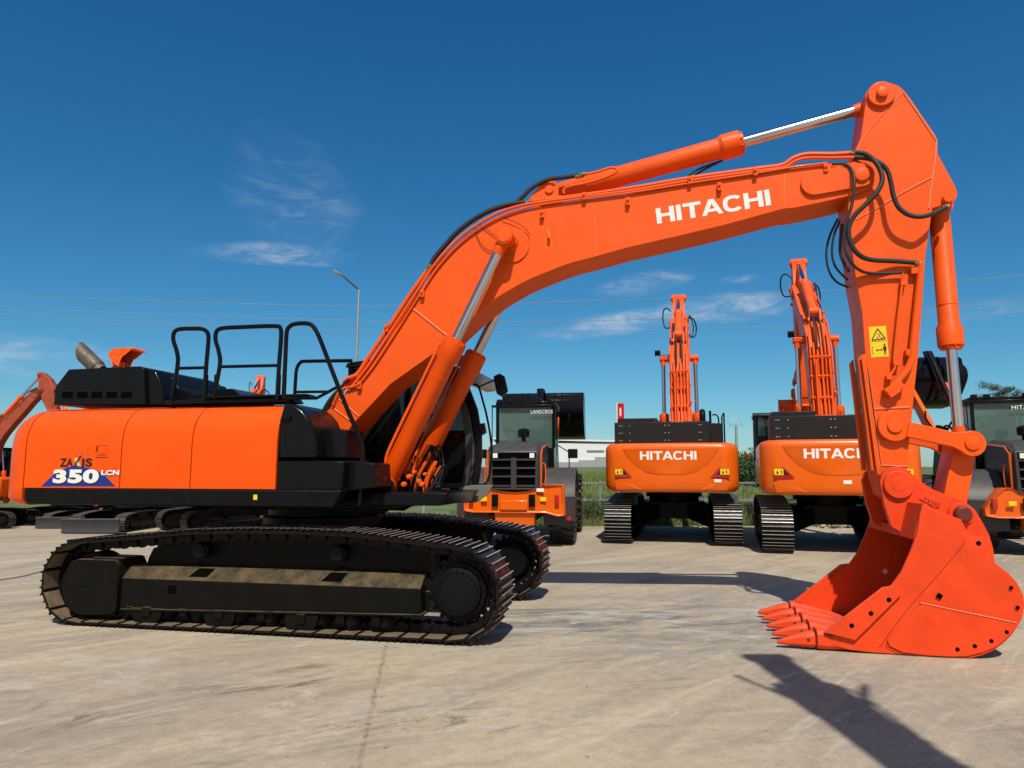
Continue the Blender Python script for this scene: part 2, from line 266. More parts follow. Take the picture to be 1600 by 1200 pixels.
# ------------------------------------------------------------------ mesh tools
class MB:
    def __init__(s): s.v = []; s.f = []; s.mi = []; s.m = 0
    def add(s, vs, fs):
        o = len(s.v); s.v += [tuple(x) for x in vs]
        for f in fs: s.f.append([i + o for i in f]); s.mi.append(s.m)
        return s
    def prism(s, pts, y0, y1):            # outline in x,z pushed from y0 to y1
        n = len(pts)
        ar = sum(pts[i][0] * pts[(i + 1) % n][1] - pts[(i + 1) % n][0] * pts[i][1] for i in range(n))
        if ar < 0: pts = pts[::-1]
        if y0 > y1: y0, y1 = y1, y0
        vs = [(p[0], y0, p[1]) for p in pts] + [(p[0], y1, p[1]) for p in pts]
        fs = [list(range(n)), list(range(2 * n - 1, n - 1, -1))] + [[(i + 1) % n, i, n + i, n + (i + 1) % n] for i in range(n)]
        return s.add(vs, fs)
    def prismz(s, pts, z0, z1):
        n = len(pts)
        ar = sum(pts[i][0] * pts[(i + 1) % n][1] - pts[(i + 1) % n][0] * pts[i][1] for i in range(n))
        if ar < 0: pts = pts[::-1]
        vs = [(p[0], p[1], z0) for p in pts] + [(p[0], p[1], z1) for p in pts]
        fs = [list(range(n - 1, -1, -1)), list(range(n, 2 * n))] + [[i, (i + 1) % n, n + (i + 1) % n, n + i] for i in range(n)]
        return s.add(vs, fs)
    def box(s, x0, x1, y0, y1, z0, z1, mtx=None):
        vs = [Vector((x, y, z)) for x in (x0, x1) for y in (y0, y1) for z in (z0, z1)]
        if mtx: vs = [mtx @ v for v in vs]
        return s.add(vs, [(0, 1, 3, 2), (4, 6, 7, 5), (0, 4, 5, 1), (2, 3, 7, 6), (0, 2, 6, 4), (1, 5, 7, 3)])
    def loft(s, rings, caps=True, closed=True):
        n = len(rings[0]); vs = [p for r in rings for p in r]; fs = []
        for k in range(len(rings) - 1):
            for i in range(n if closed else n - 1):
                a = k * n + i; b = k * n + (i + 1) % n; fs.append([a, b, b + n, a + n])
        if caps: fs += [list(range(n - 1, -1, -1)), list(range((len(rings) - 1) * n, len(rings) * n))]
        return s.add(vs, fs)
    def cyl(s, p0, p1, r0, r1=None, n=20, caps=True):
        p0, p1 = Vector(p0), Vector(p1); r1 = r0 if r1 is None else r1
        d = (p1 - p0).normalized(); a = d.orthogonal().normalized(); b = d.cross(a)
        rg = lambda p, r: [p + (a * math.cos(2 * math.pi * i / n) + b * math.sin(2 * math.pi * i / n)) * r for i in range(n)]
        return s.loft([rg(p0, r0), rg(p1, r1)], caps)
    def turn(s, base, axis, prof, n=28, a0=0, a1=2 * math.pi):   # lathe: prof = [(distance along axis, radius)]
        base = Vector(base); d = Vector(axis).normalized(); a = d.orthogonal().normalized(); b = d.cross(a)
        return s.loft([[base + d * h + (a * math.cos(2 * math.pi * i / n) + b * math.sin(2 * math.pi * i / n)) * max(r, 1e-4) for i in range(n)] for h, r in prof])
    def tube(s, path, r, n=10, smooth=True, caps=True):
        P = [Vector(p) for p in path]
        if smooth and len(P) > 2:
            Q = []
            for i in range(len(P) - 1):
                p0 = P[max(i - 1, 0)]; p1 = P[i]; p2 = P[i + 1]; p3 = P[min(i + 2, len(P) - 1)]
                for k in range(5):
                    t = k / 5; Q.append(.5 * ((2 * p1) + (p2 - p0) * t + (2 * p0 - 5 * p1 + 4 * p2 - p3) * t * t + (3 * p1 - p0 - 3 * p2 + p3) * t ** 3))
            P = Q + [P[-1]]
        rings = []; a = None
        for i, p in enumerate(P):
            d = (P[min(i + 1, len(P) - 1)] - P[max(i - 1, 0)]).normalized()
            a = d.orthogonal().normalized() if a is None else (a - d * a.dot(d)).normalized()
            b = d.cross(a); sc_ = 1
            if 0 < i < len(P) - 1:
                c = (P[i] - P[i - 1]).normalized().dot((P[i + 1] - P[i]).normalized()); sc_ = 1 / max(.6, math.sqrt(max(0, (1 + c) / 2)))
            rings.append([p + (a * math.cos(2 * math.pi * k / n) + b * math.sin(2 * math.pi * k / n)) * r * (sc_ if not smooth else 1) for k in range(n)])
        return s.loft(rings, caps)
    def xf(s, mtx):
        s.v = [tuple(mtx @ Vector(v)) for v in s.v]; return s
    def mesh(s, name, mats):
        me = bpy.data.meshes.new(name); me.from_pydata(s.v, [], s.f)
        for m in mats: me.materials.append(m)
        me.polygons.foreach_set('material_index', s.mi)
        bm = bmesh.new(); bm.from_mesh(me); bmesh.ops.recalc_face_normals(bm, faces=bm.faces); bm.to_mesh(me); bm.free()
        me.polygons.foreach_set('use_smooth', [True] * len(me.polygons)); me.set_sharp_from_angle(angle=R(32)); me.update()
        return me
CACHE = {}
def part(name, key, build, mats, parent, mtx=None, bevel=0):
    """one mesh object; build(MB) is called the first time a key is used, later uses share the mesh"""
    mats = mats if isinstance(mats, list) else [mats]; k = key and (name, key, mats[0].name)
    if k and k in CACHE: me = CACHE[k]
    else:
        mb = MB(); build(mb); me = mb.mesh(name, mats)
        if k: CACHE[k] = me
    o = bpy.data.objects.new(name, me); col.objects.link(o)
    if parent: o.parent = parent
    if mtx is not None: o.matrix_local = mtx
    if bevel:
        b = o.modifiers.new('bevel', 'BEVEL'); b.width = bevel; b.segments = 2; b.limit_method = 'ANGLE'; b.angle_limit = R(40); b.harden_normals = False; b.use_clamp_overlap = True
    return o
def parts(name, key, builds, mats, parent, mtx=None, bevel=0):
    return [part(name, key and '%s_%d' % (key, i), b, mats, parent, mtx, bevel) for i, b in enumerate(builds)]
def tubes(lst, n=8): return [(lambda mb, a=a: mb.tube(a[0], a[1], a[2] if len(a) > 2 else n, a[3] if len(a) > 3 else True)) for a in lst]
def thing(name, label, cat, loc=(0, 0, 0), rotz=0, group=None, scale=1):
    o = bpy.data.objects.new(name, None); col.objects.link(o); o.location = loc; o.rotation_euler = (0, 0, rotz); o.scale = (scale,) * 3
    o.empty_display_size = .2
    return tag(o, label, cat, group)
def tag(o, label, cat, group=None, kind=None):
    if label: o['label'] = label
    if cat: o['category'] = cat
    if group: o['group'] = group
    if kind: o['kind'] = kind
    return o
def struct(o): o['kind'] = 'structure'; return o
TXT = {}
def text_mesh(s, bold=.03, xs=1.0, depth=.004):
    cu = bpy.data.curves.new('t', 'FONT'); cu.body = s; cu.size = 1; cu.offset = bold; cu.extrude = 0; cu.space_character = 1.08
    ob = bpy.data.objects.new('t', cu); col.objects.link(ob)
    bpy.context.view_layer.update()
    me = bpy.data.meshes.new_from_object(ob.evaluated_get(bpy.context.evaluated_depsgraph_get()))
    bpy.data.objects.remove(ob); vs = [v.co.copy() for v in me.vertices]
    xs_ = [v.x for v in vs]; ys = [v.y for v in vs]; x0, y0, hh, ww = min(xs_), min(ys), max(ys) - min(ys), max(xs_) - min(xs_)
    f = [list(p.vertices) for p in me.polygons]
    return [((v.x - x0) / hh * xs, (v.y - y0) / hh) for v in vs], f, ww / hh * xs
def lettering(name, s, mat_, parent, origin, right, up, height, bold=.03, xs=1.0, width=None):
    """flat lettering lying on a face: origin = lower left corner"""
    right, up = Vector(right).normalized(), Vector(up).normalized()
    vs, fs, wd = text_mesh(s, bold, xs)
    k = width / (wd * height) if width else 1
    o3 = Vector(origin)
    def b(mb): mb.add([o3 + right * x * height * k + up * y * height for x, y in vs], fs)
    return part(name, None, b, mat_, parent)
def big_letters():                       # the wide bold capitals on the booms and counterweights
    S, T = .30, .215; out = []; x = 0
    def H(x): return [[(x, 0), (x + S, 0), (x + S, 1), (x, 1)], [(x + 1.12 - S, 0), (x + 1.12, 0), (x + 1.12, 1), (x + 1.12 - S, 1)], [(x + S, .41), (x + 1.12 - S, .41), (x + 1.12 - S, .61), (x + S, .61)]], 1.12
    def I(x): return [[(x, 0), (x + S, 0), (x + S, 1), (x, 1)]], S
    def Tt(x): return [[(x, 1 - T), (x + 1.1, 1 - T), (x + 1.1, 1), (x, 1)], [(x + .55 - S / 2, 0), (x + .55 + S / 2, 0), (x + .55 + S / 2, 1 - T), (x + .55 - S / 2, 1 - T)]], 1.1
    def A(x):
        return [[(x, 0), (x + .28, 0), (x + .80, 1), (x + .48, 1)], [(x + 1.28 - .28, 0), (x + 1.28, 0), (x + .80, 1), (x + .64, .69)],
                [(x + .28 + .1, .2), (x + 1.28 - .38, .2), (x + .80, .39), (x + .48, .39)]], 1.28
    def C(x):
        q = []; n = 22; cx, cy = x + .6, .5
        for i in range(n):
            a0 = R(38 + (322 - 38) * i / n); a1 = R(38 + (322 - 38) * (i + 1) / n)
            pt = lambda a, rx, ry: (cx + math.copysign(abs(math.cos(a)) ** .8, math.cos(a)) * rx, cy + math.copysign(abs(math.sin(a)) ** .8, math.sin(a)) * ry)
            q.append([pt(a0, .33, .31), pt(a0, .6, .515), pt(a1, .6, .515), pt(a1, .33, .31)])
        return q, 1.14
    for fn in (H, I, Tt, A, C, H, I):
        p, wd = fn(x); out += p; x += wd + (.0 if fn is Tt else .03 if fn is A else .12)
    return out, x - .12
def big_word(parent, origin, right, up, height, width, mat_):
    right, up = Vector(right).normalized(), Vector(up).normalized(); ps, wd = big_letters(); k = width / wd; o3 = Vector(origin)
    def b(mb):
        for p in ps: mb.add([o3 + right * x * k + up * y * height for x, y in p], [list(range(len(p)))])
    return part('lettering', None, b, mat_, parent)
def RT(piv, ang):                        # turn in the x,z plane about a pin (positive lifts the front)
    return Matrix.Translation((piv[0], 0, piv[1])) @ Matrix.Rotation(-ang, 4, 'Y') @ Matrix.Translation((-piv[0], 0, -piv[1]))

# ------------------------------------------------------------------ frame of the main machine: x forward, y away from the camera, z up
YAW = R(12)
FW = Vector((math.cos(YAW), -math.sin(YAW))); NN = Vector((math.sin(YAW), math.cos(YAW)))
C0 = Vector((-2.325, 8.870))
def L(x, y, yl):                         # point of the photograph on the machine's upright plane y = yl  ->  (x, z) in the machine's frame
    d = ray(x, y); c = C0.x * NN.x + C0.y * NN.y + yl; t = c / (d.x * NN.x + d.y * NN.y)
    px, py = d.x * t - C0.x, d.y * t - C0.y
    return (px * FW.x + py * FW.y, CAM_H + d.z * t)
def LL(pts, yl): return [L(x, y, yl) for x, y in pts]
def L3(pts, yl):
    out = []
    for p in pts:
        yy = p[2] if len(p) > 2 else yl; a = L(p[0], p[1], yy); out.append((a[0], yy, a[1]))
    return out
def ground_pt(x, y, z=0):
    d = ray(x, y); t = (z - CAM_H) / d.z; return Vector((d.x * t, d.y * t, z))
YB = -.20; BN = YB - .27; BF = YB + .27; AN = YB - .22; AF = YB + .22; KN = YB - .78; KF = YB + .78
P_FOOT = L(515, 672, YB); P_TIP = L(1345, 275, BN); P_BC = L(790, 371, -.66); P_BCF = L(603, 757, -.66)
P_ACA = L(862, 305, YB); P_ACB = L(1376, 149, AN); P_BKA = L(1479, 312, AN); P_ARML = L(1399, 665, AN - .08); P_LINK = L(1519, 693, AN - .08)
P_BKT = L(1403, 757, -.55); P_BKT2 = L(1501, 803, -.55)

# ---- boom
BOOM_PX = [(503, 655), (510, 643), (522, 634), (560, 589), (600, 538), (645, 479), (660, 450), (675, 422), (692, 401), (710, 384), (728, 368), (747, 355), (768, 344), (790, 335), (818, 328), (850, 322), (880, 317),
           (980, 304), (1080, 285), (1180, 267), (1230, 261), (1245, 258), (1292, 254), (1330, 252), (1352, 254), (1364, 264), (1368, 277), (1364, 289), (1352, 297), (1322, 307), (1275, 318), (1240, 325),
           (1225, 326), (1192, 335), (1130, 352), (1050, 371), (980, 387), (930, 401), (895, 410), (872, 418), (850, 427), (830, 435), (812, 444), (793, 455), (775, 466), (757, 480), (738, 496), (720, 512), (700, 532), (685, 547),
           (610, 600), (550, 664), (540, 680), (525, 690), (508, 687), (500, 672)]
def b_boom(mb):
    mb.prism(LL(BOOM_PX, BN), BN, BF)
    def disc(x, y, r, t0, t1): 
        c = L(x, y, BN)
        mb.turn((c[0], t0, c[1]), (0, 1, 0), [(0, r), (t1 - t0, r)], 36)
    # pin pads both sides
    for s in (-1, 1):
        yy = BN if s < 0 else BF
        c = L(800, 384, BN); mb.turn((c[0], yy - s * .01, c[1]), (0, s, 0), [(0, .205), (.026, .205), (.03, .2)], 48)
        mb.turn((P_BC[0], yy, P_BC[1]), (0, s, 0), [(0, .085), (.285, .085), (.29, .08)], 28)
        mb.turn((P_BC[0], yy + s * .02, P_BC[1]), (0, s, 0), [(0, .12), (.04, .10)], 28)
        # long oval cheek plate at the boom head
        o = []
        c1 = L(1272, 287, BN); c2 = L(1345, 275, BN)
        dx, dz = c2[0] - c1[0], c2[1] - c1[1]; an = math.atan2(dz, dx)
        for k in range(17): a = an + math.pi / 2 + math.pi * k / 16; o.append((c1[0] + .135 * math.cos(a), c1[1] + .135 * math.sin(a)))
        for k in range(17): a = an - math.pi / 2 + math.pi * k / 16; o.append((c2[0] + .125 * math.cos(a), c2[1] + .125 * math.sin(a)))
        mb.prism(o, yy - s * .01, yy + s * .035)
        mb.turn((P_TIP[0], yy, P_TIP[1]), (0, s, 0), [(0, .075), (.06, .075), (.062, .07)], 28)
    # bracket of the arm cylinder on the boom's back
    br = LL([(822, 327), (838, 309), (848, 298), (858, 293), (868, 295), (876, 303), (876, 318)], YB)
    mb.prism(br, YB - .17, YB - .12); mb.prism(br, YB + .12, YB + .17)
    mb.cyl((P_ACA[0], YB - .19, P_ACA[1]), (P_ACA[0], YB + .19, P_ACA[1]), .05)
WELDS = tubes([(L3([(646, 483), (699, 525)], BN - .002), .011, 6, False), (L3([(518, 636), (552, 661)], BN - .002), .008, 6, False), (L3([(530, 624), (560, 650)], BN - .002), .008, 6, False),
    (L3([(928, 322), (932, 400)], BN + .001), .003, 5, False), (L3([(1226, 268), (1226, 322)], BN + .001), .003, 5, False)])
PIPE_A = [(536, 608), (560, 583), (575, 560), (612, 505), (640, 462), (657, 438), (672, 417)]
PIPE_B = [(825, 316), (850, 312), (880, 309), (980, 295), (1080, 278), (1180, 264), (1222, 258), (1240, 247), (1262, 241), (1300, 241), (1334, 239)]
def b_pipes(mb):
    y = BN + .05
    mb.tube(L3(PIPE_A, y), .028, 10); mb.tube(L3(PIPE_B, y), .024, 10)
    mb.tube(L3([(545, 610), (575, 572), (612, 516), (650, 458), (680, 412), (715, 374), (752, 347), (793, 327), (850, 315), (980, 299), (1080, 282), (1180, 268), (1224, 262), (1242, 252), (1262, 247), (1300, 247), (1334, 246)], BN - .015), .018, 8)
    mb.tube(L3([(556, 606), (583, 573), (620, 517), (655, 462), (684, 418), (718, 381), (755, 353), (795, 333), (850, 319), (980, 302), (1080, 286), (1180, 271), (1240, 261), (1292, 255)], BN - .022), .012, 8)
    mb.tube(L3([(556, 600), (590, 552), (640, 478), (668, 425)], YB + .12), .026, 8)
    # clamps
    for (x, y2) in ((660, 458), (847, 334), (981, 314), (1124, 291), (604, 512), (562, 601), (1180, 268), (913, 306), (1290, 262), (1078, 281)):
        a = L(x, y2, BN - .03); mb.box(a[0] - .022, a[0] + .022, BN - .055, BN, a[1] - .05, a[1] + .035)
        mb.cyl((a[0], BN - .075, a[1] + .005), (a[0], BN - .05, a[1] + .005), .014, n=8)
    # feed pipe of the arm cylinder
    mb.tube(L3([(912, 273), (935, 268), (955, 262), (964, 265), (958, 272), (925, 284), (885, 293), (881, 303)], YB - .2), .016, 8)
    # small bracket tab
    a = L(857, 365, BN); mb.box(a[0] - .012, a[0] + .012, BN - .012, BN, a[1] - .01, a[1] + .03)
    mb.add([(a[0] - .015, BN - .003, a[1] + .05), (a[0] + .015, BN - .003, a[1] + .05), (a[0] + .03, BN - .05, a[1] - .07), (a[0], BN - .05, a[1] - .07),
            (a[0] - .015, BN - .012, a[1] + .05), (a[0] + .015, BN - .012, a[1] + .05), (a[0] + .03, BN - .059, a[1] - .07), (a[0], BN - .059, a[1] - .07)],
           [(0, 1, 2, 3), (7, 6, 5, 4), (0, 4, 5, 1), (2, 6, 7, 3), (1, 5, 6, 2), (0, 3, 7, 4)])
HH = AN - .17
HOSES = tubes([(L3([(668, 424), (680, 402), (695, 384), (714, 363), (740, 343), (770, 327), (800, 319), (828, 316)], BN + .05), .030, 12),
    (L3([(804, 320), (818, 306), (832, 293), (855, 281), (880, 277), (912, 273)], YB - .2), .026, 10),
    (L3([(1068, 281), (1085, 268), (1105, 259), (1125, 252)], YB), .013, 8), (L3([(1078, 279), (1095, 268), (1112, 259), (1130, 250)], YB + .08), .012, 8),
    (L3([(1330, 238, BN), (1350, 240, BN - .03), (1366, 251, HH), (1376, 267, HH - .03), (1378, 284, HH - .05), (1369, 302, HH - .06), (1352, 320, HH - .05), (1335, 337, HH - .04), (1326, 357, HH - .03), (1329, 380, HH - .02), (1342, 398, HH), (1362, 406, HH + .05), (1400, 408, AN - .06), (1436, 411, AN - .05)], HH), .0245, 12),
    (L3([(1332, 246, BN), (1352, 247, BN - .03), (1372, 253, HH), (1386, 266, HH), (1392, 285, HH), (1396, 306, HH), (1405, 325, HH), (1424, 337, HH), (1448, 337, HH), (1480, 324, AN - .06)], HH), .0235, 12),
    (L3([(1300, 256, BN - .03), (1318, 256, BN - .04), (1330, 264, BN - .05), (1335, 285, HH), (1331, 320, HH), (1322, 350, HH), (1319, 380, HH), (1326, 403, HH), (1340, 420, HH + .04), (1362, 427, AN - .06), (1411, 426, AN - .05)], HH), .0155, 10),
    (L3([(1309, 342), (1296, 370), (1291, 398), (1296, 425), (1308, 441), (1326, 449)], YB + .05), .012, 8),
    (L3([(1312, 345), (1303, 368), (1300, 395), (1306, 418), (1325, 438)], YB - .02), .012, 8),
    (L3([(1316, 350), (1313, 375), (1314, 400), (1326, 425)], YB - .1), .016, 8)])
GREASE = tubes([(L3([(781, 374), (760, 358), (748, 350), (742, 345), (742, 356), (748, 375), (758, 388), (775, 395)], BN - .02), .004, 6), (L3([(785, 340), (805, 347), (822, 358), (828, 368)], BN - .03), .004, 6)])
def fit(x, y, yy, ax, az, r=.026):
    a = L(x, y, yy); return lambda mb: (mb.cyl((a[0] - ax, yy, a[1] - az), (a[0] + ax, yy, a[1] + az), r, n=10), mb.cyl((a[0] - ax * .2, yy, a[1] - az * .2), (a[0] + ax * .3, yy, a[1] + az * .3), r * 1.25, n=6))
FITS = [fit(907, 274, YB - .2, .06, .015), fit(1434, 411, AN - .05, .03, 0), fit(1478, 324, AN - .06, .03, .01), fit(1334, 239, BN, .03, .0), fit(671, 419, BN + .05, .02, .04, .034), fit(827, 316, BN + .05, .04, .01, .034)]
BACK_XZ = LL([(530, 620), (562, 580), (602, 530), (645, 470), (676, 412), (712, 373), (750, 344), (800, 322)], BN)
def backpipe(y, r, n0, n1, up=.05): return lambda mb: mb.tube([(x - up * .75, y, z + up * .66) for x, z in BACK_XZ[n0:n1]], r, 8)
BACKPIPES = [backpipe(YB + dy, r, a, b, u) for dy, r, a, b, u in ((-.21, .026, 0, 7, .04), (-.13, .020, 0, 8, .05), (-.04, .028, 0, 6, .06), (.06, .022, 0, 8, .05), (.14, .028, 0, 6, .05), (.22, .020, 0, 7, .04))]
BACKHOSES = tubes([(L3([(830, 318), (842, 296), (870, 280), (905, 276), (950, 272)], YB - .17), .026, 8), (L3([(820, 322), (835, 300), (870, 286), (920, 282)], YB + .17), .024, 8), (L3([(700, 386), (740, 340), (790, 318), (850, 303), (900, 292)], YB - .08), .022, 8),
    (L3([(690, 396), (735, 345), (790, 322), (850, 308)], YB + .06), .022, 8), (L3([(1290, 252, BN), (1325, 246, BN - .14), (1362, 262, BN - .26), (1368, 300, BN - .30), (1345, 335, BN - .24), (1312, 340, BN - .12), (1290, 325, BN)], BN), .024, 8),
    (L3([(1270, 252, BN), (1310, 250, BN - .10), (1345, 268, BN - .18), (1350, 310, BN - .2), (1320, 345, BN - .12), (1290, 330, BN)], BN), .018, 8), (L3([(1290, 252, BF), (1330, 246, BF + .12), (1366, 264, BF + .24), (1366, 305, BF + .28), (1335, 340, BF + .2), (1295, 325, BF)], BF), .022, 8),
    (L3([(1180, 262, BN - .02), (1230, 240, BN - .06), (1290, 236, BN - .1), (1350, 250, BN - .1)], BN), .020, 8)])
BACKCLAMPS = [(lambda mb, k=k: mb.box(BACK_XZ[k][0] - .08, BACK_XZ[k][0], YB - .25, YB + .25, BACK_XZ[k][1] + .01, BACK_XZ[k][1] + .06)) for k in (1, 2, 3, 4)]
# ---- arm
ARM_PX = [(1353, 158), (1352, 147), (1358, 138), (1366, 132), (1378, 130), (1392, 130), (1404, 134), (1413, 142), (1421, 152), (1462, 212), (1465, 222), (1465, 240), (1494, 294), (1496, 306), (1490, 316), (1472, 321), (1457, 325),
          (1446, 400), (1440, 487), (1435, 553), (1429, 607), (1424, 663), (1419, 703), (1418, 735), (1427, 747), (1430, 762), (1424, 777), (1411, 786), (1397, 784), (1384, 775), (1376, 750), (1369, 700), (1365, 647), (1360, 607), (1352, 553), (1347, 487),
          (1337, 433), (1330, 380), (1325, 325), (1325, 290), (1334, 240), (1345, 215)]
def b_arm(mb):
    mb.prism(LL(ARM_PX, AN), AN, AF)
    for s in (-1, 1):
        yy = AN if s < 0 else AF
        mb.turn((P_ACB[0], yy - s * .01, P_ACB[1]), (0, s, 0), [(0, .135), (.05, .135), (.055, .13)], 40)
        mb.turn((P_ACB[0], yy, P_ACB[1]), (0, s, 0), [(0, .056), (.085, .056), (.088, .05)], 24)
        mb.turn((P_BKA[0], yy, P_BKA[1]), (0, s, 0), [(0, .048), (.05, .048), (.055, .04)], 24)
        mb.turn((P_ARML[0], yy - s * .01, P_ARML[1]), (0, s, 0), [(0, .155), (.07, .155), (.075, .15)], 40)
        mb.turn((P_ARML[0], yy, P_ARML[1]), (0, s, 0), [(0, .07), (.085, .07)], 30)
    # wear strips on the arm's front edge
    w1 = LL([(1345, 555), (1352, 553), (1362, 640), (1378, 742), (1370, 742)], AN)
    mb.prism(w1, AN - .012, AN - .002); 
    for y0, y1 in ((AN + .03, AN + .10), (AF - .10, AF - .03)): mb.prism([(p[0] - .03, p[1]) for p in LL([(1347, 560), (1352, 553), (1366, 647), (1374, 735), (1368, 735)], AN)], y0, y1)
ARMWELDS = tubes([(L3(pl, AN - .002), r, 6, False) for pl, r in (([(1412, 144), (1404, 151), (1380, 177), (1355, 206), (1345, 222), (1338, 240)], .007), ([(1413, 146), (1438, 182), (1463, 219), (1461, 250), (1457, 277), (1454, 300), (1451, 326)], .009), ([(1456, 277), (1410, 301), (1374, 323)], .009),
    ([(1338, 343), (1356, 333), (1374, 323)], .007), ([(1366, 639), (1421, 636)], .010), ([(1374, 727), (1418, 729)], .008))] + [(L3([(x0, 575), (x0 + 12, 660), (x0 + 21, 730)], AN - .013), .004, 5, False) for x0 in (1353.5, 1357)])
def b_armpipe(mb):
    y = AN - .055
    mb.tube(L3([(1439, 412), (1438, 430), (1432, 487), (1426, 545), (1424, 562), (1416, 580), (1402, 597), (1396, 606)], y), .033, 10)
    mb.tube(L3([(1411, 427), (1410, 440), (1403, 500), (1397, 560), (1398, 575), (1388, 590)], y), .013, 8)
    for x, y2, s in ((1431, 423, .045), (1423, 551, .045), (1412, 443, .03), (1401, 568, .03), (1390, 590, .03)):
        a = L(x, y2, y); mb.box(a[0] - s, a[0] + s * .8, AN - .07, AN, a[1] - s * .7, a[1] + s * .7)
    a = L(1393, 610, y); mt = Matrix.Translation((a[0], 0, a[1])) @ Matrix.Rotation(R(-35), 4, 'Y')
    mb.box(-.06, .06, AN - .10, AN, -.055, .05, mt)
    mb.box(.06, .12, AN - .09, AN - .01, -.04, .04, mt)
def b_sticker(mb):
    q = LL([(1357, 511), (1384, 509), (1389, 557), (1361, 559)], AN); y0 = AN - .003
    mb.add([(p[0], y0, p[1]) for p in q], [(0, 1, 2, 3)])
    def uv(u, v): a = Vector(q[0]).lerp(Vector(q[1]), u); b = Vector(q[3]).lerp(Vector(q[2]), u); return a.lerp(b, v)
    mb.m = 1
    def poly(ps, yy=y0 - .0015): mb.add([(uv(*p)[0], yy, uv(*p)[1]) for p in ps], [list(range(len(ps)))])
    def line(a, b, t=.03):
        a, b = Vector(a), Vector(b); d = (b - a).normalized(); nn = Vector((-d.y, d.x)) * t; nn.y *= .6
        poly([a + nn, b + nn, b - nn, a - nn])
    line((.12, .44), (.5, .08)); line((.5, .08), (.9, .42)); line((.12, .44), (.9, .42))
    for u, v in ((.42, .34), (.55, .3), (.66, .36), (.5, .24)): poly([(u, v), (u + .07, v), (u + .07, v + .04), (u, v + .04)])
    line((.04, .49), (.96, .48), .01)
    poly([(.72, .66), (.9, .66), (.9, .78), (.86, .78), (.86, .93), (.82, .93), (.82, .82), (.79, .82), (.79, .93), (.75, .93), (.75, .78), (.72, .78)])
    poly([(.77, .575), (.85, .575), (.86, .64), (.76, .64)])
    line((.34, .77), (.66, .77), .02); poly([(.30, .77), (.40, .73), (.40, .81)]); poly([(.70, .77), (.60, .73), (.60, .81)])
    for a, b in (((.1, .68), (.22, .66)), ((.1, .68), (.09, .86)), ((.09, .86), (.2, .88))): line(a, b, .012)
# ---- bucket
def clampz(P, m=.006): return [(x, max(z, m)) for x, z in P]
SIDE_PX = [(1443, 785), (1437, 806), (1434, 830), (1424, 859), (1409, 893), (1394, 914), (1370, 932), (1298, 996), (1300, 1008), (1330, 1016), (1366, 1020), (1397, 1022), (1430, 1027), (1458, 1030), (1480, 1031), (1498, 1031), (1517, 1028.5), (1535, 1024), (1552, 1016.5), (1566, 1007), (1579, 995), (1588, 982),
           (1597, 967), (1601, 948), (1599, 930), (1590, 911), (1575, 895), (1555, 880), (1552, 858), (1549, 846), (1538, 840), (1518, 838), (1500, 832), (1475, 806)]
SHELL_PX = [(1444, 787), (1475, 807), (1500, 833), (1520, 840), (1546, 847), (1552, 860), (1556, 881), (1575, 896), (1590, 912), (1599, 931), (1601, 950), (1597, 967), (1588, 982), (1579, 995), (1566, 1007), (1552, 1016.5), (1535, 1024), (1517, 1028.5), (1498, 1031), (1480, 1031), (1458, 1030), (1430, 1027), (1397, 1022), (1366, 1020), (1330, 1015), (1300, 1008), (1283, 1003)]
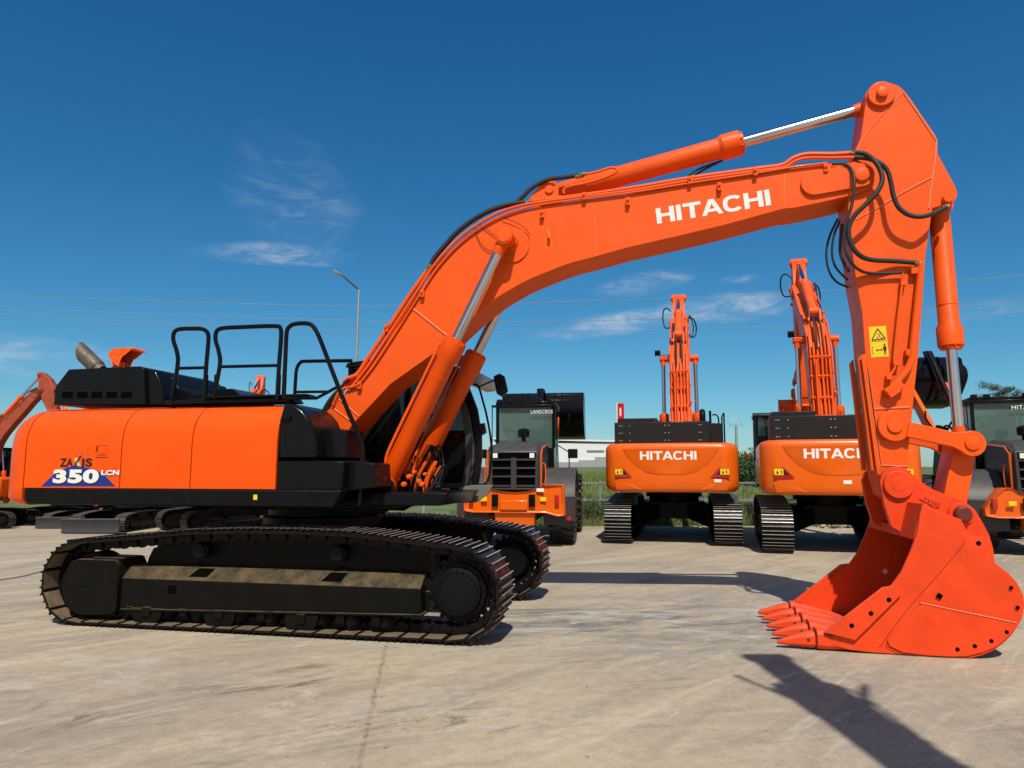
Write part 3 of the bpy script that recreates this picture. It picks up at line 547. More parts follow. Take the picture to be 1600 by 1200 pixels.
def b_bucket(mb):
    outer = clampz([Vector(p) for p in LL(SHELL_PX, KN)], .010)
    outer = [Vector(p) for p in outer]; inner = []
    for i, p in enumerate(outer):
        d = (outer[min(i + 1, len(outer) - 1)] - outer[max(i - 1, 0)]).normalized(); nn = Vector((d.y, -d.x))
        inner.append(p + nn * .035)
    n = len(outer); vs = []
    for y in (KN + .02, KF - .02):
        vs += [(p[0], y, p[1]) for p in outer] + [(p[0], y, p[1]) for p in inner]
    fs = []
    for i in range(n - 1):
        fs += [[i, i + 1, 2 * n + i + 1, 2 * n + i], [n + i + 1, n + i, 3 * n + i, 3 * n + i + 1], [i + 1, i, n + i, n + i + 1], [2 * n + i, 2 * n + i + 1, 3 * n + i + 1, 3 * n + i]]
    fs += [[0, 2 * n, 3 * n, n], [n - 1, 2 * n - 1, 4 * n - 1, 3 * n - 1]]
    mb.add(vs, fs)
    # torsion box behind the cutting mouth's top
    tb = LL([(1442, 787), (1429, 843), (1470, 856), (1515, 835), (1504, 812), (1475, 801)], KN)
    for y0, y1 in ((KN + .03, AN - .131), (AF + .131, KF - .03)): mb.prism(tb, y0, y1)
    mb.prism(LL([(1429, 843), (1432, 828), (1480, 838), (1515, 834), (1470, 856)], KN), AN - .13, AF + .13)
    side = clampz(LL(SIDE_PX, KN))
    cut = LL([(1378, 917), (1393, 915), (1407, 927), (1335, 999), (1287, 987)], KN)
    wear = clampz(LL([(1389, 1009), (1386, 1000), (1440, 943), (1588, 974), (1583, 984), (1572, 997), (1556, 1010), (1535, 1019), (1510, 1025), (1485, 1026), (1450, 1025), (1410, 1019)], KN), .012)
    for s, yy in ((-1, KN), (1, KF)):
        mb.prism(side, yy, yy - s * .032)
        mb.prism(cut, yy + s * .001, yy + s * .04)
        mb.prism(wear, yy + s * .001, yy + s * .014)
    # ears
    ear = LL([(1375, 752), (1381, 738), (1392, 730), (1406, 729), (1420, 735), (1432, 748), (1458, 765), (1489, 777), (1508, 784), (1523, 796), (1533, 812), (1546, 836), (1552, 862), (1530, 866), (1470, 856), (1430, 845), (1407, 831), (1393, 823), (1382, 790)], AN - .13)
    for y0 in (AN - .13, AF + .06): mb.prism(ear, y0, y0 + .07)
    for s, yy in ((-1, AN - .13), (1, AF + .13)):
        mb.turn((P_BKT[0], yy, P_BKT[1]), (0, s, 0), [(0, .135), (.035, .135), (.04, .13)], 40)
        mb.turn((P_BKT[0], yy, P_BKT[1]), (0, s, 0), [(0, .07), (.042, .07), (.043, .06)], 32)
        mb.turn((P_BKT2[0], yy, P_BKT2[1]), (0, s, 0), [(0, .11), (.02, .11), (.022, .1)], 40)
    # heel strip, lip
    lip = clampz(LL([(1283, 990), (1300, 995), (1372, 1008), (1372, 1016), (1330, 1014), (1283, 1003)], KN), .02)
    mb.prism(lip, KN + .03, KF - .03)
BSEAMS = tubes([(L3([(1508, 846), (1498, 860), (1467, 897), (1430, 938), (1400, 976), (1374, 1012)], KN - .0005), .003, 5), (L3([(1386, 1004), (1388, 1011), (1410, 1020), (1450, 1026), (1490, 1027)], KN - .013), .0025, 5)])
BRIDGE = tubes([(L3([(1438, 942), (1588, 973)], KN - .015), .006, 5, False)])
def hole(x, y, r, dy): 
    a = L(x, y, KN); return lambda mb: mb.cyl((a[0], KN - dy - .0015, a[1]), (a[0], KN - dy + .003, a[1]), r, n=20)
_sq = L(1467, 931, KN)
HOLES = [hole(x, y, r, .015 if y > 900 else .0) for x, y, r in ((1529, 849, .021), (1579, 918, .016), (1589, 949, .016), (1572, 987, .017), (1548, 1001, .017), (1522, 1009, .018), (1495, 1014, .018))] + \
    [lambda mb: mb.box(-.022, .022, KN - .0165, KN - .01, -.022, .022, Matrix.Translation((_sq[0], 0, _sq[1])) @ Matrix.Rotation(R(35), 4, 'Y'))] + [hole(x, y, .020, .042) for x, y in ((1387, 936), (1359, 957), (1329, 976))]
def b_tooth(mb):                          # tooth on its adapter, tip at x = 0
    def ring(x, w_, h0, h1, k=.55):
        m_ = (h0 + h1) / 2; hh = (h1 - h0) / 2
        return [(x, -w_, m_ - hh * k), (x, -w_ * k, h0), (x, w_ * k, h0), (x, w_, m_ - hh * k), (x, w_, m_ + hh * k), (x, w_ * k, h1), (x, -w_ * k, h1), (x, -w_, m_ + hh * k)]
    mb.loft([ring(0, .016, .040, .060), ring(.02, .026, .036, .074), ring(.10, .040, .032, .104), ring(.19, .050, .028, .136), ring(.22, .058, .026, .146), ring(.30, .068, .022, .166), ring(.330, .066, .024, .162)])
    mb.loft([ring(.345, .076, .016, .188), ring(.39, .078, .014, .190), ring(.44, .070, .014, .170), ring(.56, .062, .016, .140), ring(.60, .066, .016, .136), ring(.72, .055, .02, .10), ring(.86, .042, .025, .064)])
    mb.cyl((.56, 0, .12), (.56, 0, .145), .03, n=16)
def b_toothpin(mb):
    for s in (-1, 1):
        mb.cyl((.27, s * .058, .095), (.27, s * .066, .095), .017, n=12); mb.cyl((.38, s * .068, .10), (.38, s * .0735, .10), .010, n=10)
    mb.box(.3355, .3445, -.055, .055, .035, .155)
# ---- cylinders
def cyl_barrel(length, r, gl=.17, gr=1.22, bolts=True):
    def b(mb):
        mb.turn((0, -r * .9, 0), (0, 1, 0), [(0, r * 1.15), (r * 1.8, r * 1.15)], 28)
        mb.turn((0, 0, 0), (1, 0, 0), [(r * .6, r * .8), (r * 1.1, r), (length - gl - .10, r), (length - gl - .06, r * gr), (length - .04, r * gr), (length - .035, r * 1.05), (length, r * 1.02)], 32)
        mb.turn((0, 0, 0), (1, 0, 0), [(length - gl - .3, r), (length - gl - .299, r * 1.03), (length - gl - .29, r * 1.03), (length - gl - .289, r)], 32)
        for k in range(10):
            a = 2 * math.pi * k / 10; c, s_ = math.cos(a) * r * 1.08, math.sin(a) * r * 1.08
            mb.cyl((length - .045, c, s_), (length - .018, c, s_), r * .1, n=8)
    return b
def cylinder(root, key, A, B, y, length, r, rr, mat_, eye=.9, label=None, gr=1.22):
    D = math.hypot(B[0] - A[0], B[1] - A[1]); an = math.atan2(B[1] - A[1], B[0] - A[0])
    mt = Matrix.Translation((A[0], y, A[1])) @ Matrix.Rotation(-an, 4, 'Y')
    o = part('hydraulic_cylinder', key, cyl_barrel(length, r, gr=gr), mat_, root, mt)
    def b_rod(mb):
        mb.turn((0, 0, 0), (1, 0, 0), [(length - .25, rr), (D - r * 1.0, rr)], 32)
    part('rod', key + '%.2f' % D, b_rod, M['chrome'], o)
    def b_eye(mb):
        mb.turn((D, -r * .8, 0), (0, 1, 0), [(0, r * 1.0 * eye), (r * 1.6, r * 1.0 * eye)], 28)
        mb.turn((0, 0, 0), (1, 0, 0), [(D - r * 1.9, rr * 1.12), (D - r * .6, rr * 1.3)], 24)
    part('rod_eye', key + '%.2f' % D, b_eye, mat_, o)
    return o, mt
def b_link(mb):                           # guide link outside the arm: bar with a round end
    a, b = Vector(P_ARML), Vector(P_LINK); d = (b - a).normalized(); n_ = Vector((-d.y, d.x)); o = []
    o += [a + d * .12 + n_ * .072, a + d * .2 + n_ * .07, b - d * .16 + n_ * .07]
    for k in range(15):
        t = math.pi * .72 - math.pi * 1.44 * k / 14; o.append(b + (d * math.cos(t) + n_ * math.sin(t)) * .125)
    o += [b - d * .16 - n_ * .075, a + d * .2 - n_ * .082, a + d * .12 - n_ * .082]
    for y0 in (AN - .085, AF + .015): mb.prism([tuple(p) for p in o], y0, y0 + .07)
    for s, yy in ((-1, AN - .085), (1, AF + .085)): mb.turn((b[0], yy, b[1]), (0, s, 0), [(0, .068), (.015, .068), (.018, .06)], 28)
def b_link2(mb):                          # bucket link
    a, b = Vector(P_LINK), Vector(P_BKT2); d = (b - a).normalized(); n_ = Vector((-d.y, d.x))
    o = [a + n_ * .10, a - d * .08, a - n_ * .10, b - n_ * .11 + d * .03, b + d * .1, b + n_ * .11 + d * .03]
    mb.prism([tuple(p) for p in o], YB - .16, YB + .16)
    mb.cyl((a[0], AN - .08, a[1]), (a[0], AF + .08, a[1]), .05)
def b_pin2(mb):
    mb.turn((P_BKT2[0], AN - .14, P_BKT2[1]), (0, -1, 0), [(0, .074), (.075, .074), (.085, .06)], 28)

def front(root, lift=0, fold=0, curl=0, detail=False, omat='boomorange', bmat='bucketred', yellow=True):
    B = RT(P_FOOT, lift); A = B @ RT(P_TIP, fold); K = A @ RT(P_BKT, curl)
    om = M[omat]; km = M[bmat]
    boom = part('boom', 'std', b_boom, om, root, B, .008)
    def X(mt, p): v = mt @ Vector((p[0], 0, p[1])); return (v.x, v.z)
    parts('weld_seam', 'boom', WELDS, M['weld'], boom)
    part('hydraulic_pipe', 'boom', b_pipes, om, boom, None, .002)
    parts('hydraulic_hose', 'boom' if detail else 'back', HOSES if detail else BACKHOSES, M['rubber'], boom)
    if not detail: parts('hydraulic_pipe', 'back', BACKPIPES, om, boom); parts('pipe_clamp', 'back', BACKCLAMPS, om, boom); part('boom_lamp', 'back', lambda mb: (mb.box(P_BC[0] - .16, P_BC[0] - .02, BF + .26, BF + .42, P_BC[1] + .14, P_BC[1] + .28), mb.tube([(P_BC[0] - .08, BF, P_BC[1] + .12), (P_BC[0] - .08, BF + .34, P_BC[1] + .15)], .012, 6, False)), M['blackmatte'], boom, None, .01)
    if detail:
        parts('hose_fitting', 'boom', FITS, M['hydro'], boom); parts('grease_line', 'boom', GREASE, M['rubber'], boom)
        a = L(1027, 350, BN); b = L(1205, 320.5, BN); u = L(1024, 326, BN); y = BN - .003
        big_word(boom, (a[0], y, a[1]), (b[0] - a[0], 0, b[1] - a[1]), (u[0] - a[0], 0, u[1] - a[1]), math.hypot(u[0] - a[0], u[1] - a[1]), math.hypot(b[0] - a[0], b[1] - a[1]), M['white'])
    if not detail: A = A @ Matrix.Translation((0, YB, 0)) @ Matrix.Scale(.88, 4, (0, 1, 0)) @ Matrix.Translation((0, -YB, 0))
    arm = part('arm', 'std', b_arm, om, root, A, .008)
    parts('weld_seam', 'arm', ARMWELDS, M['weld'], arm); part('hydraulic_pipe', 'arm', b_armpipe, om, arm, None, .003)
    if detail: part('warning_sticker', 'arm', b_sticker, [M['yellow'], M['ink']], arm)
    bk = part('bucket', 'std', b_bucket, km, root, K, .006)
    parts('plate_gap', 'bucket', BSEAMS, M['redbrown'], bk); parts('weld_seam', 'bucket', BRIDGE, M['weld'], bk); parts('bolt_hole', 'bucket', HOLES, M['dark'], bk)
    for i, y in enumerate((KN + .07, YB - .37, YB, YB + .37, KF - .07)):
        t = part('tooth', 'std', b_tooth, km, bk, Matrix.Translation((5.115, y, 0)), .006)
        if detail and False: pass
        part_key = 'std'
        tp = part('tooth_pin', part_key, b_toothpin, M['redbrown'], bk, Matrix.Translation((5.115, y, 0)))
    _wt = LL([(1378, 893), (1383, 888), (1388, 893), (1383, 898)], KF - .034)
    if detail: part('paper_tag', None, lambda mb: mb.add([(a_, KF - .034, b_) for a_, b_ in _wt], [(0, 1, 2, 3)]), M['white'], bk)
    part('bucket_pin', 'std', b_pin2, M['redbrown'], bk, None, .004)
    if detail:
        pl = L3([(1436, 779), (1446, 771), (1471, 785), (1467, 793), (1460, 794)], AN - .13)
        part('name_plate', None, lambda mb: mb.prism([(p[0], p[2]) for p in pl], AN - .14, AN - .13), km, bk, None, .003)
        a = L(1441, 783, AN - .14); b = L(1466, 793, AN - .14)
        lettering('lettering', 'ZX350', M['redbrown'], bk, (a[0], AN - .143, a[1] - .004), (b[0] - a[0], 0, b[1] - a[1]), (a[1] - b[1], 0, b[0] - a[0]), .045, .0, 1, math.hypot(b[0] - a[0], b[1] - a[1]))
    part('guide_link', 'std', b_link, om, root, A, .006); part('bucket_link', 'std', b_link2, om, root, A, .006)
    cyls = []
    for y, k in ((-.66, 'bn'), (.26, 'bf')):
        o, mt = cylinder(root, k, P_BCF, X(B, P_BC), y, 1.80, .112, .058, M['boomorange' if not detail else 'orange']); cyls.append(o)
        part('feed_pipe', 'boomcyl', lambda mb: mb.tube([(.20, -.03, .09), (.30, -.03, .13), (.6, -.03, .14), (1.5, -.03, .14), (1.64, -.03, .15), (1.70, -.03, .11)], .019, 8), om, o)
    o, mt = cylinder(root, 'arm', X(B, P_ACA), X(A, P_ACB), YB, 2.22, .118, .06, M['boomorange']); cyls.append(o)
    o, mt = cylinder(root, 'bkt', X(A, P_BKA), X(A, P_LINK), YB, 1.52, .098, .052, M['boomorange'], gr=1.24)
    return boom, arm, bk

# ---- crawler tracks
def track_path():
    pts = []                              # outer surface of the shoes, clockwise seen from the near side
    xi, zi, ri = -2.11, .455, .425; xs, zs, rs = 2.13, .475, .435
    for k in range(13): a = R(270 - 15 * k) if False else R(-90 - 15 * k); pts.append((xi + ri * math.cos(a), zi + ri * math.sin(a)))   # round the idler, bottom to top
    pts += [(-1.5, .93), (-.8, 1.0), (-.2, 1.025), (.45, 1.03), (1.05, 1.015), (1.6, .965)]
    for k in range(13): a = R(90 - 15 * k); pts.append((xs + rs * math.cos(a), zs + rs * math.sin(a)))
    pts.append(pts[0]); return [Vector(p) for p in pts]
def walk(P, n):
    seg = [(P[i + 1] - P[i]).length for i in range(len(P) - 1)]; tot = sum(seg); out = []
    for k in range(n):
        d = tot * k / n; i = 0
        while d > seg[i]: d -= seg[i]; i += 1
        out.append((P[i].lerp(P[i + 1], d / seg[i])))
    return out, tot
def b_chain(mb, W=.30):
    c, tot = walk(track_path(), 50); n = len(c); pitch = tot / n
    for i in range(n):
        p = c[i]; d = (c[(i + 1) % n] - c[i - 1]).normalized(); nn = Vector((-d.y, d.x))   # outward
        mt = Matrix(((d.x, 0, nn.x, p.x), (0, 1, 0, 0), (d.y, 0, nn.y, p.y), (0, 0, 0, 1)))
        h = pitch / 2
        # shoe plate with folded edges and three grousers, swept across the track
        prof = [(-h + .004, -.004), (-h + .012, -.016), (h - .012, -.016), (h - .002, -.030), (h + .010, -.026), (h + .004, -.002), (h - .012, .008),
                (h - .020, .034), (h - .030, .034), (h - .036, .006), (.008, .006), (.004, .030), (-.006, .030), (-.012, .006), (-h + .050, .006), (-h + .044, .030), (-h + .034, .030), (-h + .028, .006)]
        mb.m = 0
        vs = [mt @ Vector((x, y, z)) for y in (-W, W) for x, z in prof]; m_ = len(prof)
        mb.add(vs, [list(range(m_ - 1, -1, -1)), list(range(m_, 2 * m_))] + [[q, (q + 1) % m_, m_ + (q + 1) % m_, m_ + q] for q in range(m_)])
        # worn edge on top of the grousers, its highlight painted in
        mb.m = 1
        for x in (-.001, h - .025, -h + .039): mb.box(x - .0052, x + .0052, -W + .004, W - .004, .0305 if abs(x) < .01 or x < 0 else .0345, .032 if abs(x) < .01 or x < 0 else .036, mt)
        mb.m = 2; mb.box(-h + .022, h - .022, -W + .006, W - .006, -.0185, -.0165, mt)
        mb.m = 0
        for s in (-1, 1):
            lk = [(-h * .95, -.10), (-h * .8, -.035), (-h * .4, -.018), (h * .5, -.018), (h * .95, -.04), (h * 1.15, -.075), (h * 1.0, -.105), (h * .45, -.11), (0, -.095), (-h * .45, -.12), (-h * .8, -.118)]
            y0, y1 = sorted((s * .062, s * .098))
            vs = [mt @ Vector((x, y, z)) for y in (y0, y1) for x, z in lk]; m_ = len(lk)
            mb.add(vs, [list(range(m_ - 1, -1, -1)), list(range(m_, 2 * m_))] + [[q, (q + 1) % m_, m_ + (q + 1) % m_, m_ + q] for q in range(m_)])
        mb.cyl(mt @ Vector((h * .9, -.125, -.075)), mt @ Vector((h * .9, .125, -.075)), .026, n=10)
def b_track_frame(mb):                    # y = 0 is the track's centre line, outer side at -y
    # long box with a sloping shoulder
    zb = lambda x: .222 + .022 * x
    mb.loft([[(x, -.20, zb(x)), (x, -.20, .50), (x, -.06, .62), (x, .18, .62), (x, .18, zb(x))] for x in (-1.62, -1.61, 1.75, 1.76)])
    mb.loft([[(x, -.23, zb(x) - .022), (x, -.23, zb(x)), (x, .2, zb(x)), (x, .2, zb(x) - .022)] for x in (-1.60, 1.78)])   # bottom flange
    mb.prism(LL([(225, 872), (232, 858), (250, 850), (300, 840), (560, 836), (660, 852), (670, 880), (670, 905), (215, 905)], -1.25), .02, .16)   # upper web
    # idler guard
    g = [(-2.34, .36), (-2.33, .52), (-2.24, .66), (-2.15, .69), (-1.68, .69), (-1.64, .62), (-1.64, .16), (-1.72, .12), (-2.1, .10), (-2.25, .17)]
    mb.prism(g, -.235, .2)
    mb.box(-2.0, -1.62, -.20, .1, .69, .71)
    # roller guards and bosses below
    for x in (-1.28, -.42, .50): mb.prism([(x - .19, .20), (x - .17, .11), (x - .13, .055), (x + .13, .055), (x + .17, .11), (x + .19, .20)], -.215, -.165); mb.box(x - .05, x + .05, -.235, -.17, .12, .215)
    for x in (-1.5, -.86, .05, .92, 1.3): mb.box(x - .045, x + .045, -.21, -.15, .13, .21)
    mb.box(1.50, 1.80, -.05, .2, .25, .45)
    for x in [-1.5 + .22 * k for k in range(14)]: mb.cyl((x, .012, .70), (x, .02, .70), .008, n=6)
SLOTS = [lambda mb: mb.box(-1.05, -.95, -.203, -.199, .36, .44), lambda mb: mb.box(-2.07, -1.98, -.238, -.2345, .40, .408)] + \
    [(lambda mb, x=x: mb.add([(x - .10, -.165, .533), (x + .12, -.165, .533), (x + .16, -.075, .612), (x - .03, -.075, .612)], [(0, 1, 2, 3)])) for x in (-.74, .78)]
ROLLERS = [(lambda mb, x=x: mb.turn((x, -.15, .155), (0, 1, 0), [(-.03, .05), (.0, .085), (.02, .098), (.05, .098), (.055, .075), (.235, .075), (.24, .098), (.27, .098), (.30, .05)], 22)) for x in (-1.55, -1.1, -.72, -.25, .12, .68, 1.02, 1.38)]
CARRIERS = [(lambda mb, x=x: mb.turn((x, -.14, .80), (0, 1, 0), [(0, .04), (.005, .07), (.02, .075), (.03, .06), (.035, .06), (.05, .085), (.30, .085)], 26)) for x in (-.76, .83)]
def b_sprocket(mb):
    c = (2.13, -.19, .475)
    mb.turn(c, (0, 1, 0), [(0, .20), (.01, .225), (.03, .232), (.06, .232), (.065, .27), (.09, .275), (.12, .275), (.125, .30), (.17, .30), (.3, .2)], 48)
    n = 21
    o = []
    for k in range(n * 2): a = math.pi * k / n; r = .345 if k % 2 else .30; o += [(c[0] + r * math.cos(a - .05), c[2] + r * math.sin(a - .05)), (c[0] + r * math.cos(a + .05), c[2] + r * math.sin(a + .05))]
    mb.prism(o, -.03, .03)
    for k in range(24):
        a = 2 * math.pi * k / 24; x, z = c[0] + .202 * math.cos(a), c[2] + .202 * math.sin(a); mb.cyl((x, -.206, z), (x, -.185, z), .0115, n=8)
    for k in range(22):
        a = 2 * math.pi * k / 22 + .1; x, z = c[0] + .255 * math.cos(a), c[2] + .255 * math.sin(a); mb.cyl((x, -.143, z), (x, -.12, z), .0105, n=8)
def b_idler(mb):
    mb.turn((-2.07, -.14, .455), (0, 1, 0), [(0, .12), (.02, .24), (.03, .29), (.05, .305), (.07, .305), (.075, .285), (.205, .285), (.21, .305), (.23, .305), (.28, .1)], 40)
def track(root, y, flip, shift=0):
    mt = Matrix.Translation((shift, y, 0)) @ (Matrix.Scale(-1, 4, (0, 1, 0)) if flip else Matrix())
    fr = part('track_frame', 'std', b_track_frame, M['frame'], root, mt, .008)
    parts('frame_slot', 'std', SLOTS, M['dark'], fr)
    parts('track_roller', 'std', ROLLERS, M['blackmatte'], fr); parts('carrier_roller', 'std', CARRIERS, M['blackmatte'], fr)
    part('sprocket', 'std', b_sprocket, M['frame'], fr); part('idler', 'std', b_idler, M['frame'], fr)
    return part('crawler_track', 'std', b_chain, [M['chain'], M['worn'], M['tan']], root, Matrix.Translation((shift, y, 0)))
def b_carbody(mb):
    mb.turn((0, 0, .86), (0, 0, 1), [(0, .62), (.13, .62), (.135, .70), (.25, .70), (.26, .64), (.42, .64)], 48)
    o = [(-.75, -.55), (-.45, -.75), (.45, -.75), (.75, -.55), (.75, .55), (.45, .75), (-.45, .75), (-.75, .55)]
    mb.prismz(o, .48, .88)
    for sx in (-1, 1):
        for sy in (-1, 1):
            p0 = Vector((sx * .5, sy * .5, 0)); p1 = Vector((sx * 1.05, sy * 1.05, 0)); d = (p1 - p0).normalized(); n_ = Vector((-d.y, d.x, 0))
            mb.loft([[p0 + n_ * .3 + Vector((0, 0, .50)), p0 - n_ * .3 + Vector((0, 0, .50)), p0 - n_ * .3 + Vector((0, 0, .86)), p0 + n_ * .3 + Vector((0, 0, .86))],
                     [p1 + n_ * .28 + Vector((0, 0, .30)), p1 - n_ * .28 + Vector((0, 0, .30)), p1 - n_ * .28 + Vector((0, 0, .64)), p1 + n_ * .28 + Vector((0, 0, .64))]])

# ------------------------------------------------------------------ upper bodies
def inset_of(z):
    T = [(1.262, .11), (1.278, .06), (1.305, .025), (1.35, .0), (1.95, .0), (2.05, .012), (2.13, .035), (2.20, .07), (2.27, .13), (2.32, .20), (2.355, .30), (2.37, .42)]
    for (a, b), (c, d) in zip(T, T[1:]):
        if z <= c: return b + (d - b) * (z - a) / (c - a)
    return .42
ZS = [1.262, 1.278, 1.305, 1.35, 1.5, 1.75, 1.95, 2.05, 2.13, 2.20, 2.27, 2.32, 2.355, 2.37]
def b_counterweight(mb):
    rings = []
    for z in ZS:
        i = inset_of(z); h = []
        for x, y in ((-2.932, 1.455), (-3.02, 1.45), (-3.12, 1.42), (-3.24, 1.34), (-3.35, 1.22), (-3.43, 1.05), (-3.49, .82), (-3.53, .5), (-3.545, .2)):
            f = min(1, max(0, (-2.932 - x) / .5)); h.append((x + i * .7 * f ** .5, y - i, z))
        rings.append([(x, -y, z) for x, y, z in h] + [(x, y, z) for x, y, z in h[::-1]])
    mb.loft(rings)
def panel_sec():
    out = [(-(1.455 - inset_of(z)), z) for z in ZS if z > 1.4]; out = [(-1.455, 1.458)] + out
    inn = [(y + .03, z - .012) for y, z in out][::-1]; inn[-1] = (-1.425, 1.458)
    return out + inn
def b_panel(x0, x1):
    def b(mb): mb.loft([[(x, y, z) for y, z in panel_sec()] for x in (x0, x0 + .004, x1 - .004, x1)])
    return b
def b_bay(mb):
    mb.box(-2.93, .18, -1.40, 1.40, 1.30, 2.05); mb.box(-2.93, .18, -1.20, 1.20, 2.05, 2.345)
def b_skirt(mb):
    p = [(-2.90, 1.32), (-2.90, 1.452), (.93, 1.452), (.84, 1.275), (-2.84, 1.275)]
    mb.prism(p, -1.463, -1.30)
def b_platform(mb):
    mb.box(-2.2, 1.25, -.9, .9, 1.235, 1.30)
    for y in (YB - .36, YB + .31): mb.prism([(-.55, 1.2), (-.35, 1.9), (-.02, 2.25), (.2, 2.28), (.34, 2.15), (.8, 1.75), (1.32, 1.58), (1.32, 1.34), (1.0, 1.16)], y, y + .05)
    for y in (-.80, -.63, .20, .36): mb.prism([(.7, 1.3), (.95, 1.6), (1.1, 1.63), (1.22, 1.52), (1.2, 1.25)], y, y + .04)
    mb.cyl((P_FOOT[0], YB - .42, P_FOOT[1]), (P_FOOT[0], YB + .42, P_FOOT[1]), .07)
def b_hood(mb):
    mb.prism(LL([(83, 633), (86, 604), (107, 577), (217, 572), (225, 575), (227, 633)], -1.0), -1.0, .35)
    mb.prism(LL([(228, 633), (227, 577), (243, 580), (252, 600), (256, 633)], -.95), -.95, .3)
    mb.prism(LL([(250, 633), (243, 583), (268, 588), (279, 606), (330, 618), (332, 633)], -.7), -.7, .4)
    mb.prism(LL([(300, 630), (305, 610), (362, 607), (382, 620), (384, 630)], -.1), -.1, .6)
    mb.prism(LL([(256, 632), (256, 625), (450, 620), (455, 628)], -1.2), -1.2, -.9)
def b_vents(mb):
    for k in range(5):
        a = L(97 + k * 23, 622, -1.0); b = L(114 + k * 23, 612, -1.0); mb.box(a[0], b[0], -1.004, -.99, a[1], b[1])
def b_exhaust(mb):
    y = -.5; a = Vector(L(158, 580, y)); b = Vector(L(126, 549, y)); d = (b - a).normalized(); n_ = Vector((-d.y, d.x)) * -1; rings = []
    for t, r, sh in ((0, .08, 0), (.15, .085, 0), (.16, .096, 0), (.45, .100, .1), (.95, .100, .9)):
        c = a.lerp(b, t); ring = []
        for k in range(28):
            q = 2 * math.pi * k / 28; u = math.cos(q) * r; p = c + n_ * u + d * (u * sh)
            ring.append((p.x, y + math.sin(q) * r, p.y))
        rings.append(ring)
    inner = [[(p[0] + (c_[0] - p[0]) * .1, p[1] + (c_[1] - p[1]) * .1, p[2] + (c_[2] - p[2]) * .1) for p in rings[-1]] for c_ in [tuple(sum(q[i] for q in rings[-1]) / 28 for i in range(3))]]
    mb.loft(rings + inner + [[(p[0] * .4 + a.x * .6, p[1] * .4 + y * .6, p[2] * .4 + a.y * .6) for p in rings[-1]]], caps=False)
def rail(root, px, y, bars=(), key=None):
    def b(mb):
        mb.tube(L3(px, y), .0235, 10)
        for p in bars: mb.tube(L3(p, y), .018, 8, False)
    return part('handrail', key, b, M['black'], root)
def b_tank(mb):
    mb.prism(LL([(432, 718), (431, 690), (436, 656), (444, 629), (458, 631), (472, 640), (483, 654), (490, 672), (494, 695), (495, 717)], -1.42), -1.42, -.72)
def b_toolbox(mb):
    mb.prism(LL([(432, 767), (432, 720), (537, 720), (533, 767)], -1.46), -1.46, -.75)
def b_steps(mb):
    mb.prism(LL([(497, 716), (496, 668), (541, 671), (543, 716)], -1.2), -1.2, -.75)
    mb.prism(LL([(538, 768), (541, 719), (584, 724), (586, 762)], -1.3), -1.3, -.85)
    mb.prism(LL([(538, 790), (541, 768), (700, 770), (690, 790)], -.9), -.95, .4)
def b_cables(mb):
    rnd = random.Random(3)
    for k in range(16):
        x = 585 + rnd.random() * 95; y = 760 + rnd.random() * 22
        mb.tube(L3([(x, y), (x + rnd.uniform(-18, 18), y - 12), (x + rnd.uniform(-10, 26), y - rnd.uniform(20, 40)), (x + rnd.uniform(0, 30), y - rnd.uniform(5, 60))], rnd.uniform(-.45, .1)), rnd.choice((.014, .018, .012)), 7)
    for k in range(9):
        x = 655 + rnd.random() * 18; mb.tube(L3([(x - 12, 775), (x - 10, 740), (x + rnd.uniform(-8, 8), 712), (x + 14, 695 + rnd.random() * 10), (x + 20, 730), (x + 8, 770)], rnd.uniform(-.3, .05)), .012, 7)
